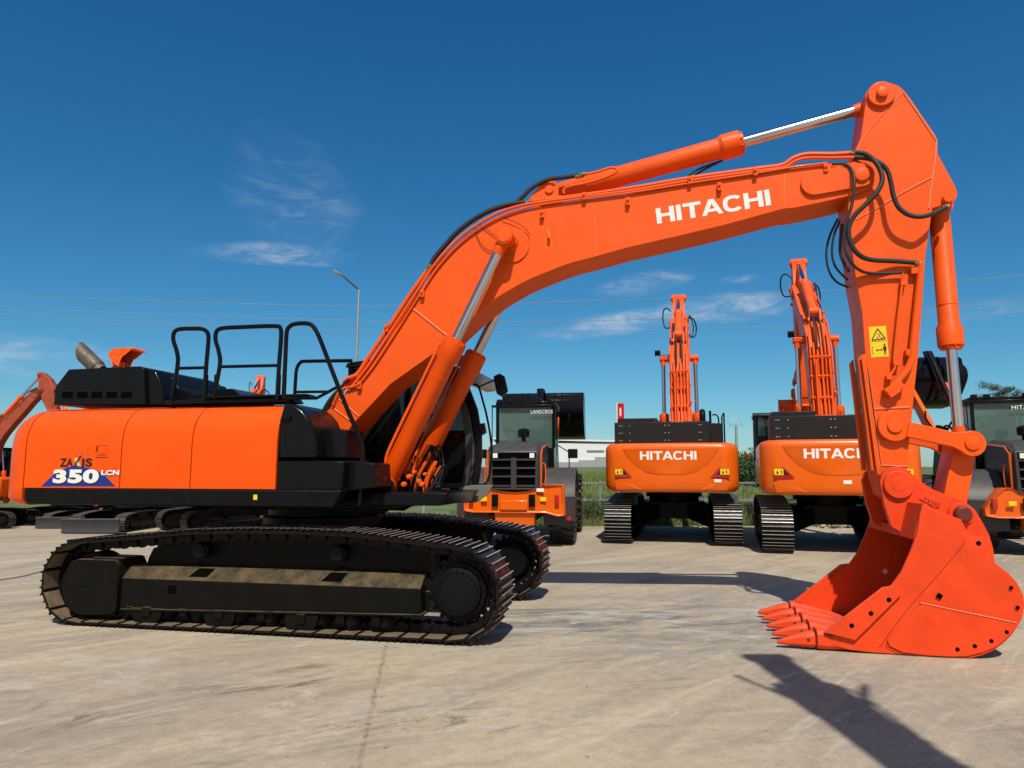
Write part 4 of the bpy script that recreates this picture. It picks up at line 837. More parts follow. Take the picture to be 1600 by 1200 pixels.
def cab(root, key='cab'):
    y0, y1 = .46, 1.44
    PF = [(1.76, 1.28), (1.85, 1.5), (1.89, 1.8), (1.885, 2.1), (1.83, 2.42), (1.71, 2.72), (1.58, 2.93), (1.43, 3.02)]; TP = -.26
    body = part('cab', key, lambda mb: (mb.prism([(.06, 1.25), (.06, 1.9), (.75, 1.9), (.95, 1.42), (1.56, 1.42), (1.50, 1.25)], y0, y1), mb.prismz([(1.55, y0), (1.80, y0), (1.80, y0 + .1), (1.56, y1), (1.5, y1)], 1.25, 1.42), mb.prism([(.03, 3.0), (.06, 3.06), (.5, 3.11), (1.3, 3.09), (1.40, 3.05), (1.32, 2.98)], y0 - .03, y1 + .03),
        mb.box(.06, .14, y0, y0 + .09, 1.9, 3.02), mb.box(.06, .14, y1 - .09, y1, 1.9, 3.02), mb.box(.85, .93, y0, y0 + .05, 1.5, 3.02), mb.box(.85, .93, y1 - .05, y1, 1.5, 3.02),
        [mb.loft([[(x + t_, y, z), (x + t_ - .09, y, z - .02), (x + t_ - .09, y + .06, z - .02), (x + t_, y + .06, z)] for x, z in PF]) for y, t_ in ((y0, 0), (y1 - .06, TP))],
        mb.box(.10, .86, y0 - .004, y0 + .03, 1.9, 1.97)), M['black'], root, None, .012)
    def g(mb):
        for y, t_ in ((y0 + .02, -.03), (y1 - .03, TP - .03)):
            mb.prism([(.14, 1.9), (.14, 3.0), (.85, 3.0), (.85, 1.7)], y, y + .006); mb.prism([(.93, 1.42), (.93, 3.0)] + [(x + t_, z) for x, z in ((1.43, 2.99), (1.71, 2.7), (1.82, 2.4), (1.88, 2.1), (1.88, 1.8), (1.84, 1.5), (1.80, 1.42))], y, y + .006)
        mb.loft([[(x - .02, y0 + .06, z), (x - .026, y0 + .06, z), (x + TP - .026, y1 - .06, z), (x + TP - .02, y1 - .06, z)] for x, z in PF]); mb.box(.085, .091, y0 + .1, y1 - .1, 1.95, 3.0)
    part('window', key, g, M['glass'], body)
    part('dark_cab_backing', key, lambda mb: (mb.box(.12, .20, y0 + .06, y1 - .06, 1.3, 2.5), mb.box(.2, 1.75, y0 + .07, y1 - .07, 1.43, 1.47), mb.box(.15, 1.5, y1 - .14, y1 - .10, 1.45, 2.2)), M['dark'], body)  # dark boxes added behind the glass so the cab interior looks unlit
    part('door_frame', key, lambda mb: (mb.loft([[(x - .13, y0 - .004, z), (x - .21, y0 - .004, z - .02), (x - .21, y0 + .03, z - .02), (x - .13, y0 + .03, z)] for x, z in PF[:-1]]), mb.box(.95, 1.66, y0 - .004, y0 + .03, 1.43, 1.49)), M['darkgrey'], body, None, .006)
    part('seat', key, lambda mb: (mb.box(.55, 1.05, .72, 1.2, 1.5, 1.75), mb.prism([(.42, 1.7), (.32, 2.45), (.42, 2.75), (.5, 2.75), (.55, 2.4), (.62, 1.75)], .74, 1.18), mb.box(1.1, 1.25, .6, .68, 1.5, 1.95), mb.tube([(1.5, .95, 1.4), (1.45, .95, 1.9)], .04, 8)), M['darkgrey'], body, None, .03)
    return body
def b_textplane(*a): pass

def undercarriage(root, slew=0, shift=0):
    piv = Matrix.Rotation(slew, 4, 'Z')
    out = []
    for y, fl in ((-1.195, False), (1.195, True)):
        mt = piv @ Matrix.Translation((shift, y, 0)) @ (Matrix.Scale(-1, 4, (0, 1, 0)) if fl else Matrix())
        fr = part('track_frame', 'std', b_track_frame, M['frame'], root, mt, .008); parts('frame_slot', 'std', SLOTS, M['dark'], fr)
        parts('track_roller', 'std', ROLLERS, M['blackmatte'], fr); parts('carrier_roller', 'std', CARRIERS, M['blackmatte'], fr)
        part('sprocket', 'std', b_sprocket, M['blackmatte'], fr); part('idler', 'std', b_idler, M['blackmatte'], fr)
        part('crawler_track', 'std', b_chain, [M['chain'], M['worn'], M['tan']], root, piv @ Matrix.Translation((shift, y, 0)))
    part('car_body', 'std', b_carbody, M['blackmatte'], root, piv @ Matrix.Translation((shift, 0, 0)), .01)

def main_excavator():
    root = thing('excavator', 'large orange excavator in the foreground, side on, with ZAXIS 350 LCN on its body', 'excavator', (C0.x, C0.y, 0), -YAW)
    undercarriage(root)
    front(root, 0, 0, 0, True)
    cw = part('counterweight', None, b_counterweight, M['orange'], root)
    for a, b in ((-2.918, -1.680), (-1.668, -.815), (-.803, .186)):
        p = part('side_panel', None, b_panel(a, b), M['orange'], root)
        if a < -2.9:
            q = LL([(152, 711), (166, 711), (166, 697), (152, 697)], -1.46); x0, x1 = q[0][0], q[1][0]; z0, z1 = q[0][1], q[2][1]
            part('door_latch', None, lambda mb: (mb.box(x0 - .02, x1 + .02, -1.459, -1.45, z0 - .03, z1 + .02), mb.box(x0, x1, -1.466, -1.455, z0, z1), mb.box(x0 + .02, x1 - .02, -1.470, -1.46, z0 + .015, z1 - .02)), M['orange'], p, None, .004)
            part('latch_gap', None, lambda mb: (mb.box(x0 - .012, x0 + .008, -1.4705, -1.459, z0 + .04, z1 - .004), mb.box(x0 - .012, x1 + .012, -1.4605, -1.458, z1 + .002, z1 + .008), mb.box(x0 - .018, x1 + .018, -1.4605, -1.458, z0 - .028, z0 - .022)), M['redbrown'], p)
            y = -1.4575
            def tri(mb):
                q = LL([(64, 760), (83, 742), (103, 731), (119, 727), (150, 734), (167, 746), (180, 760)], y); mb.add([(a_, y, b_) for a_, b_ in q], [list(range(len(q)))])
            part('blue_triangle', None, tri, M['blue'], p)
            def word(txt, m, pts, yy, bold, xs=1.0):
                a_, b_, u = (L(x_, y_, yy) for x_, y_ in pts)
                return lettering('lettering', txt, m, p, (a_[0], yy, a_[1]), (b_[0] - a_[0], 0, b_[1] - a_[1]), (0, 0, 1), u[1] - a_[1], bold, xs, b_[0] - a_[0])
            for dx, dy, m, yy in ((1.2, 2.2, M['ink'], y - .001), (0, 0, M['white'], y - .002)):
                word('350', m, [(82 + dx, 755 + dy), (153.5 + dx, 755 + dy), (82 + dx, 733.5 + dy)], yy, .055); word('LCN', m, [(158 + dx, 742.5 + dy * .6), (186 + dx * .3, 742.5 + dy * .6), (158 + dx, 734.5 + dy * .6)], yy, .05)
            word('ZA', M['ink'], [(93, 729.5), (114, 729.5), (93, 716)], y, .04); word('IS', M['ink'], [(127.5, 729.5), (143.5, 729.5), (127.5, 716)], y, .04)
            def xa(c, yy, nm):
                q = LL(c, yy); part('lettering', None, lambda mb: mb.add([(a_, yy, b_) for a_, b_ in q], [list(range(len(q)))]), M[nm], p)
            xa([(115.5, 715.5), (120.5, 715.5), (126.5, 729.5), (121.5, 729.5)], y, 'yellow'); xa([(114, 729.5), (117, 729.5), (128.5, 711.5), (124, 712.5)], y - .001, 'blue')
    for a, b in ((-2.918, -1.680), (-1.668, -.815), (-.803, .186)): part('side_panel', None, b_panel(a, b), M['orange'], root, Matrix.Scale(-1, 4, (0, 1, 0)))
    part('engine_bay', None, b_bay, M['dark'], root)
    part('lower_skirt', None, b_skirt, M['blackmatte'], root, None, .018)
    a = L(399, 777, -1.463)
    part('warning_sticker', None, lambda mb: mb.box(a[0] - .022, a[0] + .022, -1.4655, -1.462, a[1] - .026, a[1] + .026), M['yellow'], root)
    part('platform', None, b_platform, M['blackmatte'], root, None, .01)
    h = part('engine_hood', None, b_hood, M['black'], root, None, .014); part('vent', None, b_vents, M['dark'], h)
    part('exhaust_pipe', None, b_exhaust, M['exhaust'], root)
    part('fuel_tank', None, b_tank, M['black'], root, None, .03)
    part('tank_handle', None, lambda mb: mb.tube(L3([(440, 655), (452, 655), (452, 650)], -1.44), .014, 8, False), M['black'], root)
    part('tool_box', None, b_toolbox, M['black'], root, None, .022); part('step_box', None, b_steps, M['black'], root, None, .012)
    part('hose_bundle', None, b_cables, [M['rubber']], root)
    FOOTH = tubes([(L3([(503 + k * 5, 668 - k * 2), (503 + k * 4, 648 - k * 2), (514 + k * 4, 626 - k), (532 + k * 3, 606 - k * 2), (545 + k * 2, 592 - k)], BN + .10 * k - .02), .020 - .001 * k, 8) for k in range(5)])
    parts('boom_foot_hose', None, FOOTH[:3], M['rubber'], root); parts('boom_foot_pipe', None, FOOTH[3:] + tubes([(L3([(520, 632), (530, 612), (541, 606), (552, 604), (561, 600)], BN - .03), .015, 8), (L3([(536, 597), (548, 590), (560, 586)], BN + .02), .028, 8)]), M['boomorange'], root)
    rnd = random.Random(11); oh = []
    for k in range(14):
        x = 622 + k * 4 + rnd.uniform(-3, 3); y = 692 + rnd.uniform(0, 38); oh.append((L3([(x - 4, y + 52), (x + 2, y + 24), (x + 15, y)], rnd.uniform(-.55, -.1)), rnd.choice((.013, .018, .022)), 8))
    parts('cylinder_pipe', None, tubes(oh), M['boomorange'], root)
    def boss(x, y, r): a_ = L(x, y, -.62); return lambda mb: mb.turn((a_[0], -.66, a_[1]), (0, 1, 0), [(-.01, r * .6), (0, r), (.06, r)], 10)
    parts('pipe_fitting', None, [boss(*q) for q in ((606, 757, .03), (612, 751, .03), (622, 748, .025), (640, 745, .03), (648, 738, .022), (655, 752, .026), (632, 757, .03), (665, 741, .02), (660, 757, .03))], M['boomorange'], root)
    pl = LL([(462, 632), (500, 641), (501, 668), (490, 671)], -.52); part('centre_frame', None, lambda mb: mb.prism(pl, -.56, -.50), M['redbrown'], root)  # orange plate on the shaded side, its shade put into the colour
    rails = [([(268, 622), (273, 600), (278, 566), (276, 548), (271, 532), (272, 520), (280, 514.5), (300, 513.5), (317, 514.5), (325, 522), (325, 540), (322, 575), (319, 625)], [[(277, 575.5), (321, 574.5)]]),
             ([(334, 622), (339, 596), (344, 566), (341, 546), (337, 532), (338, 519), (347, 513), (380, 511), (428, 509.5), (438, 513), (439, 530), (436, 570), (433, 624)], [[(344, 573), (436, 571)]]),
             ([(443, 622), (446, 560), (448, 520), (453, 510), (462, 506), (480, 505.5), (490, 511), (500, 530), (520, 582), (545, 645), (562, 683), (566, 700), (565, 740), (561, 790)], [[(443, 622), (495, 622), (508, 615), (530, 603)]])]
    for px, bars in rails: rail(root, px, -1.24, bars)
    rail(root, [(460, 628), (462, 590), (464, 575), (470, 566), (480, 564.5), (550, 563.5)], .35, [[(462, 612.5), (512, 612)]])
    def lugs(mb):
        for x in (271, 320, 336, 434, 443):
            a_, b_ = L(x - 3, 624, -1.24), L(x + 3, 585, -1.24); mb.box(a_[0], b_[0], -1.245, -1.205, a_[1], b_[1])
        a_, b_ = L(320, 622, -1.24), L(480, 615, -1.24); mb.box(a_[0], b_[0], -1.26, -1.05, a_[1], a_[1] + .02)
    part('rail_foot', None, lugs, M['blackmatte'], root, None, .004)
    c = cab(root, None)
    v = L(745, 590, .6); part('sun_visor', None, lambda mb: mb.prism(LL([(732, 577), (742, 580), (753, 584), (758, 592), (752, 601), (738, 603), (733, 600)], .55), .55, 1.35), M['offwhite'], c, None, .02)
    def mir(mb): mb.prism(LL([(771, 588), (781, 583.5), (788, 588), (793, 611), (784, 620), (776, 615)], .5), .48, .56)
    part('mirror', None, mir, M['black'], c, None, .012)
    part('mirror_stay', None, lambda mb: (mb.tube(L3([(741, 600), (748, 605), (754, 625), (761, 652), (767, 688), (768, 715), (763, 748), (756, 757)], .5), .014, 8), mb.tube(L3([(749, 604), (772, 594)], .5), .011, 8, False),
        mb.prism(LL([(747, 663), (757, 661), (760, 676), (754, 680)], .47), .44, .5)), M['black'], c)
    part('cab_floor_guard', None, lambda mb: mb.prism(LL([(708, 784), (718, 762), (737, 758), (770, 757.5), (762, 772), (745, 784.5)], .45), .45, .5), M['grey'], c, None, .004)
    part('paper_notice', None, lambda mb: [mb.add([(p[0], .452, p[1]) for p in LL(q, .452)], [(0, 1, 2, 3)]) for q in ([(687, 774), (702, 774), (702, 763), (690, 763)], [(673, 749), (683, 749), (683, 739), (677, 739)])], M['white'], c)
    return root

def b_cwrear(mb):                         # modern counterweight: flat wide rear, round corners
    rings = []
    for z, i in ((1.17, .14), (1.19, .08), (1.24, .03), (1.32, .0), (1.5, 0), (1.8, 0), (2.1, 0), (2.17, .015), (2.215, .05), (2.245, .10), (2.26, .17)):
        h = [(-2.4, 1.47 - i)]
        for k in range(9):
            a = R(90 * k / 8); h.append((-3.12 - (.36 - i * .5) * math.sin(a), 1.47 - i - .36 + .36 * math.cos(a)))
        h += [(-3.50 + i * .5, .6), (-3.51 + i * .5, .2)]
        rings.append([(x, -y, z) for x, y in h] + [(x, y, z) for x, y in h[::-1]])
    mb.loft(rings)
def b_cwrelief(mb):
    o = [(.98, 2.13), (.88, 1.98), (.72, 1.78), (.52, 1.62), (.30, 1.57), (0, 1.56), (-.30, 1.57), (-.52, 1.62), (-.72, 1.78), (-.88, 1.98), (-.98, 2.13)]
    n = len(o); out = [(-3.521 + .0 * abs(y), y, z) for y, z in o]
    inn = [(-3.495, y * 1.07, z - (.03 if z < 2.1 else 0)) for y, z in o]
    mb.add(inn + out, [[i, i + 1, n + i + 1, n + i] for i in range(n - 1)] + [list(range(n, 2 * n)), list(range(n - 1, -1, -1)), [0, n, 2 * n - 1, n - 1]])
    for s in (-1, 1):                     # lower wing scoops
        mb.add([(-3.49, s * 1.25, 1.42), (-3.508, s * .85, 1.36), (-3.508, s * .6, 1.22), (-3.46, s * 1.2, 1.22), (-3.52, s * 1.0, 1.30)], [(0, 1, 4), (1, 2, 4), (2, 3, 4), (3, 0, 4)])
def b_guard(mb):
    mb.prismz([(-3.22, -.88), (-3.22, 1.25), (-2.3, 1.25), (-2.3, -.88)], 2.20, 2.75); mb.prismz([(-3.20, -.885), (-3.05, -1.15), (-2.3, -1.15), (-2.3, -.885)], 2.20, 2.71)
    mb.box(-3.0, -1.9, .35, 1.2, 2.75, 2.86); mb.box(-2.6, -2.0, -.85, -.3, 2.75, 2.80)
def b_guardbolts(mb):
    for y in (1.13, 1.08, .90, .10, .02, -.64, -.69):
        for z in (2.67, 2.50, 2.33): mb.cyl((-3.235, y, z), (-3.22, y, z), .013, n=10)
def b_sidebody(mb):
    mb.box(-3.0, .3, -1.44, -1.0, 1.3, 2.24); mb.box(-3.0, .05, 1.0, 1.44, 1.3, 2.24); mb.box(-2.9, .2, -1.0, 1.0, 1.25, 2.3)
def bg_excavator(label, loc, rotz, lift, fold, scale=1, group=None, slew=0, shift=0, letters=True, blade=False, seg=0, curl=0, tall=1, omat='boomorange'):
    root = thing('excavator', label, 'excavator', loc, rotz, group, scale)
    undercarriage(root, slew, shift)
    front(root, lift, fold, curl, False, omat, omat)
    n0 = len(bpy.data.objects); before = set(root.children)
    cw = part('counterweight', 'bg', b_cwrear, M['bgorange'], root)
    part('counterweight_relief', 'bg', b_cwrelief, M['bgorange'], cw)
    part('side_body', 'bg', b_sidebody, M['bgorange'], root, None, .05)
    part('platform', 'bg', b_platform, M['blackmatte'], root)
    g = part('rear_guard', 'bg', b_guard, M['guard'], root, None, .015); part('bolt', 'bg', b_guardbolts, M['steel'], g)
    part('exhaust_pipe', 'bg', lambda mb: mb.tube([(-2.7, -.74, 2.6), (-2.7, -.74, 2.92), (-2.62, -.74, 3.0), (-2.5, -.74, 3.02)], .07, 14), M['blackmatte'], root)
    part('handrail', 'bg', lambda mb: (mb.tube([(-2.55, -1.1, 2.3), (-2.55, -1.1, 2.85), (-2.5, -1.02, 2.95), (-2.3, -.98, 2.95)], .018, 8), mb.tube([(-2.4, -.92, 2.6), (-2.4, -.92, 3.05)], .028, 8, False),
        mb.tube([(-.9, -1.3, 2.2), (-.9, -1.3, 3.0), (-.8, -1.3, 3.1), (.2, -1.3, 3.1), (.3, -1.3, 3.0), (.35, -1.3, 2.2)], .02, 8)), M['black'], root)
    cab(root, 'cabbg')
    if tall > 1: part('front_body', 'bg', lambda mb: (mb.box(.28, 1.85, -1.40, .42, 1.2, 1.95), mb.box(.3, 1.9, .42, 1.38, 1.2, 1.5)), M['bgorange'], root, None, .12)
    for o in root.children:
        if o not in before: o.scale.z = tall
    if letters:
        big_word(cw, (-3.524, .66, 1.885), (0, -1, 0), (0, 0, 1), .19, 1.23, M['white'])
        for s, y0 in ((1, 1.22), (-1, -.85)):
            ys = lambda u: y0 - u                                         # u runs to the viewer's right
            x = -3.512
            def quad(mb, pts, xx=x): mb.add([(xx, ys(u), z) for u, z in pts], [list(range(len(pts)))])
            # red triangle, black triangle, yellow label
            if s > 0: r, k, yl = [(0, 1.50), (.38, 1.50), (.16, 1.72), (.14, 1.62), (.0, 1.545)], [(.17, 1.56), (.28, 1.545), (.18, 1.68)], (.0, .17)
            else: r, k, yl = [(0, 1.50), (.42, 1.50), (.42, 1.545), (.24, 1.62), (.20, 1.72)], [(.12, 1.545), (.21, 1.56), (.20, 1.67)], (.21, .40)
            d = part('warning_sticker', None, lambda mb: quad(mb, r), M['redlamp'], cw); part('black_mark', None, lambda mb: quad(mb, k, x - .002), M['ink'], d)
            part('yellow_label', None, lambda mb: quad(mb, [(yl[0], 1.56), (yl[1], 1.56), (yl[1], 1.68), (yl[0], 1.68)], x - .004), M['yellow'], d)
            part('warning_symbol', None, lambda mb: (quad(mb, [(yl[0] + .03, 1.585), (yl[0] + .085, 1.585), (yl[0] + .057, 1.65)], x - .006), quad(mb, [(yl[0] + .125, 1.585), (yl[0] + .145, 1.585), (yl[0] + .145, 1.655), (yl[0] + .125, 1.655)], x - .006)), M['ink'], d)
        yy = -.93 if seg == 0 else -.03
        part('paper_notice', None, lambda mb: mb.add([(-3.514, yy, 1.39), (-3.514, yy - .15, 1.39), (-3.514, yy - .15, 1.46), (-3.514, yy, 1.46)], [(0, 1, 2, 3)]), M['white'], cw)
    if blade:
        piv = Matrix.Rotation(slew, 4, 'Z')
        bl = part('dozer_blade', 'bg', lambda mb: mb.prism([(3.05, .06), (3.12, .02), (3.20, .06), (3.13, .30), (3.14, .52), (3.24, .74), (3.20, .80), (3.10, .76), (3.02, .52), (3.0, .30)], -1.5, 1.5), M['darkgrey'], root, piv, .01)
        part('blade_arm', 'bg', lambda mb: [mb.prism([(1.0, .5), (3.05, .3), (3.05, .5), (1.0, .75)], y, y + .2) for y in (-.6, .4)], M['blackmatte'], bl)
    return root

# ------------------------------------------------------------------ wheel loaders
def b_tyre(mb):
    mb.turn((0, -.28, 0), (0, 1, 0), [(0, .42), (.01, .60), (.05, .72), (.10, .755), (.46, .755), (.51, .72), (.55, .60), (.56, .42)], 44)
    n = 22
    for k in range(n):
        for s in (-1, 1):
            a = 2 * math.pi * (k + (.5 if s > 0 else 0)) / n
            pts = []
            for (u, yy) in ((0, .0), (.06, .15), (.10, .285), (.20, .285), (.15, .14), (.10, .0)):
                for r in (.74 if abs(yy) < .2 else .66, .792 if abs(yy) < .2 else .75): pts.append((r * math.cos(a + u), s * yy, r * math.sin(a + u)))
            m_ = 6; lo = pts[0::2]; hi = pts[1::2]
            mb.add(lo + hi, [list(range(m_)), list(range(2 * m_ - 1, m_ - 1, -1))] + [[i, (i + 1) % m_, m_ + (i + 1) % m_, m_ + i] for i in range(m_)])
def b_rim(mb):
    for s in (-1, 1): mb.turn((0, s * .05, 0), (0, s, 0), [(0, .1), (.05, .14), (.08, .34), (.2, .40), (.225, .43), (.23, .42)], 32)
def b_bumper(mb):
    o = [(1.10, .94), (.90, 1.20), (.76, 1.34), (.62, 1.34), (.49, 1.24), (.25, 1.195), (0, 1.18), (-.25, 1.195), (-.49, 1.25), (-.66, 1.33), (-.78, 1.345), (-1.07, 1.345), (-1.10, .69), (-.95, .68), (-.7, .75), (.42, .75), (.9, .75), (1.1, .78)]
    n = len(o)
    def xo(y): return .0 + .25 * max(0, abs(y) - .75) ** 1.5
    mb.loft([[(xo(y) + d, y * k, 1.0 + (z - 1.0) * k) for y, z in o] for d, k in ((.05, .96), (.0, .985), (.03, 1.0), (1.1, 1.0))])
    mb.add([(.08, .42, .76), (.08, -.44, .76), (.12, -.44, .47), (.12, .42, .47), (.5, .42, .76), (.5, -.44, .76), (.5, -.44, .47), (.5, .42, .47)], [(0, 1, 2, 3), (7, 6, 5, 4), (0, 3, 7, 4), (1, 5, 6, 2), (2, 6, 7, 3)])
    mb.box(.0, .05, -.30, .30, .80, 1.02)
def b_loaderframe(mb):
    mb.box(.4, 3.0, -.42, .42, .55, 1.3); mb.box(2.6, 5.2, -.35, .35, .5, 1.2); mb.cyl((1.3, -.9, .78), (1.3, .9, .78), .16); mb.cyl((4.55, -.9, .78), (4.55, .9, .78), .16)
    mb.box(3.9, 4.6, -.5, .5, 1.2, 2.0)
def b_hoodl(mb):
    mb.loft([[(x, -w, 1.2), (x, w, 1.2), (x, w, z - .08), (x, w - .1, z), (x, -w + .1, z), (x, -w, z - .08)] for x, w, z in ((.12, .57, 2.06), (.35, .57, 2.22), (1.0, .52, 2.30), (2.0, .50, 2.36))])
def b_grille(mb):
    mb.box(.085, .118, -.50, .50, 1.27, 2.03)
def b_bars(mb):
    for z in (1.30, 1.50, 1.68, 1.86): mb.box(.03, .085, -.50, .50, z, z + .035)
    mb.box(.02, .086, -.06, .06, 1.27, 1.92)
    for s in (-1, 1): mb.add([(.03, s * .52, 1.22), (.03, s * .46, 1.28), (.03, s * .48, 2.0), (.03, s * .53, 2.04), (.12, s * .54, 1.22), (.12, s * .46, 1.28), (.12, s * .46, 2.0), (.12, s * .54, 2.06)], [(0, 1, 2, 3), (7, 6, 5, 4), (0, 3, 7, 4), (1, 5, 6, 2), (3, 2, 6, 7), (0, 4, 5, 1)])
    mb.box(.02, .09, -.5, .5, 1.24, 1.275)
def b_fender(mb):
    rings = []
    for k in range(9):
        a = R(200 - 22 * k); r = .93; rings.append([(1.3 + r * math.cos(a), -.60, .78 + r * math.sin(a)), (1.3 + r * math.cos(a), -1.30, .78 + r * math.sin(a)), (1.3 + (r - .05) * math.cos(a), -1.30, .78 + (r - .05) * math.sin(a)), (1.3 + (r - .05) * math.cos(a), -.60, .78 + (r - .05) * math.sin(a))])
    mb.loft(rings)
    mb.add([(.32, -.75, 1.1), (.32, -1.31, 1.1), (.36, -1.31, .56), (.36, -.95, .56), (.36, -.75, 1.1), (.36, -1.29, 1.1), (.40, -1.29, .56), (.40, -.95, .56)], [(0, 1, 2, 3), (7, 6, 5, 4), (0, 4, 5, 1), (1, 5, 6, 2)])
def b_loadercab(mb):
    mb.box(2.2, 3.7, -.70, .70, 1.3, 2.2); mb.box(2.15, 3.8, -.74, .74, 3.22, 3.34)
    for x, y in ((2.2, .70), (2.2, -.70), (3.7, .64), (3.7, -.64)): mb.box(x - .03, x + .05, y - .04, y + .04, 2.2, 3.24)
    for y in (-.78, .82): mb.tube([(2.1, y, 2.0), (2.1, y, 3.25)], .015, 6, False)
    mb.box(2.10, 2.16, -.78, .84, 3.2, 3.26)
    for y in (-.6, -.35, .4, .65): mb.box(2.1, 2.22, y - .06, y + .06, 3.30, 3.40)
def wheel_loader(label, loc, rotz, scale, dzb, word, steer=0):
    ST = Matrix.Translation((3.0, 0, 0)) @ Matrix.Rotation(steer, 4, 'Z') @ Matrix.Translation((-3.0, 0, 0))
    root = thing('wheel_loader', label, 'wheel loader', loc, rotz, None, scale)
    fr = part('chassis', 'wl', b_loaderframe, M['blackmatte'], root)
    bp = part('rear_bumper', 'wl', b_bumper, M['bgorange'], root, None, .03)
    for s in (-1, 1):
        part('tail_lamp', 'wl%d' % s, lambda mb: (mb.box(-.005, .05, *sorted((s * .93 - .045, s * .93 + .045)), .92, 1.13)), M['redlamp'], bp, Matrix.Translation((.02, 0, 0)), .008)
        part('lamp_plate', 'wl%d' % s, lambda mb: (mb.prismz([(.0, s * .40 - .07), (.0, s * .40 + .07), (-.012, s * .40 + .07), (-.012, s * .40 - .07)], .88, 1.14), mb.cyl((-.03, s * .4, .95), (0, s * .4, .95), .035), mb.cyl((-.03, s * .4, 1.07), (0, s * .4, 1.07), .035)), M['blackmatte'], bp)
        part('warning_sticker', 'wl%d' % s, lambda mb: mb.box(-.008, -.002, s * .64 - .065, s * .64 + .065, 1.0, 1.085), M['yellow'], bp)
        part('reflector', 'wl%d' % s, lambda mb: mb.cyl((.30, s * 1.17, .62), (.33, s * 1.17, .62), .045), M['red'], bp)
    part('paper_notice', 'wl', lambda mb: mb.box(-.012, -.004, -.66, -.50, 1.20, 1.27), M['white'], bp)
    part('hood', 'wl', b_hoodl, M['darkgrey'], root, None, .02)
    g = part('radiator_grille', 'wl', b_grille, M['dark'], root); part('grille_bar', 'wl', b_bars, M['darkgrey'], g, None, .005)
    for s in (-1, 1): part('work_lamp', 'wl%d' % s, lambda mb: mb.box(.01, .03, s * .40 - .05, s * .40 + .05, 1.92, 2.02), M['white'], g)
    part('side_panel', 'wl', lambda mb: [mb.prism([(.15, 1.2), (.13, 2.1), (.4, 2.2), (2.0, 2.3), (2.0, 1.2)], *sorted((s * .55, s * .58))) for s in (-1, 1)], M['darkgrey'], root, None, .01)
    parts('edge_trim', 'wl', [(lambda mb, s=s: mb.tube([(.17, s * .575, 1.25), (.14, s * .585, 2.02), (.4, s * .59, 2.16), (1.9, s * .59, 2.26)], .022, 6, False)) for s in (-1, 1)], M['bgorange'], root)
    part('handrail', 'wl', lambda mb: [mb.tube([(.3, s * .60, 1.35), (.3, s * .66, 1.4), (.3, s * .66, 1.75), (.3, s * .60, 1.8)], .015, 8) for s in (-1, 1)], M['bgorange'], root)
    part('air_intake', 'wl', lambda mb: (mb.turn((1.4, -.05, 2.2), (0, 0, 1), [(0, .05), (.22, .05), (.23, .13), (.38, .14), (.42, .10), (.44, .02)], 20)), M['black'], root)
    for s in (-1, 1): part('fender', 'wl', b_fender, M['darkgrey'], root, Matrix.Scale(s, 4, (0, 1, 0)), .015)
    for x in (1.3, 4.55):
        for y in (-.98, .98):
            t = part('wheel', 'wl', b_tyre, M['rubber'], root, (ST if x > 3 else Matrix()) @ Matrix.Translation((x, y, .79))); part('rim', 'wl', b_rim, M['bgorange'], t)
    c = part('cab', 'wl', b_loadercab, M['black'], root, None, .012)
    part('window', 'wl', lambda mb: (mb.box(2.205, 2.212, -.66, .66, 2.2, 3.22), mb.box(3.70, 3.707, -.62, .62, 1.8, 3.22), mb.box(2.25, 3.68, -.69, -.683, 2.2, 3.22), mb.box(2.25, 3.68, .683, .69, 2.2, 3.22)), M['glassgreen'], c)
    part('seat', 'wl', lambda mb: (mb.box(2.7, 3.1, -.28, .28, 2.0, 2.35), mb.box(2.6, 2.75, -.26, .26, 2.2, 2.95), mb.turn((3.35, -.02, 2.45), (-.4, 0, 1), [(0, .19), (.02, .2), (.03, .19)], 24), mb.tube([(3.5, 0, 2.0), (3.36, 0, 2.45)], .04, 8)), M['darkgrey'], c, None, .03)
    lettering('lettering', word, M['white'], c, (2.10, -.14 if word == 'LANDCROS' else -.05, 3.04), (0, -1, 0), (0, 0, 1), .088, .012, 1.1, .54)
    for s in (-1, 1):
        part('mirror', 'wl%d' % s, lambda mb: (mb.box(2.5, 2.56, *sorted((s * 1.02, s * 1.26)), 1.95, 2.18), mb.tube([(2.6, s * .72, 2.3), (2.55, s * 1.05, 2.1), (2.5, s * 1.05, 1.7)], .016, 6, False)), M['black'], c, None, .03)
    part('front_frame', 'wl', lambda mb: (mb.box(3.95, 4.9, -.62, .62, 1.1, 1.7), mb.prism([(4.1, 1.6), (4.2, 2.75), (4.6, 2.85), (4.9, 1.7)], -.62, -.50), mb.prism([(4.1, 1.6), (4.2, 2.75), (4.6, 2.85), (4.9, 1.7)], .50, .62), mb.box(4.2, 4.5, -.5, .5, 2.2, 2.5)), M['black'], root, ST, .02)
    parts('front_hose', 'wl', tubes([([(4.0, -.5 + .16 * k, 1.5), (3.9, -.5 + .15 * k, 2.2), (4.15, -.55 + .18 * k, 2.8 + .07 * (k % 3)), (4.7, -.5 + .17 * k, 2.6)], .026, 7) for k in range(7)]), M['rubber'], root, ST)
    part('front_light', 'wl', lambda mb: [mb.tube([(4.5, y, 2.7), (4.4, y * 1.35, 3.0), (4.4, y * 1.35, 3.2)], .025, 6, False) or mb.box(4.32, 4.48, y * 1.35 - .11, y * 1.35 + .11, 3.15, 3.32) for y in (-.7, .7)], M['black'], root, ST, .015)
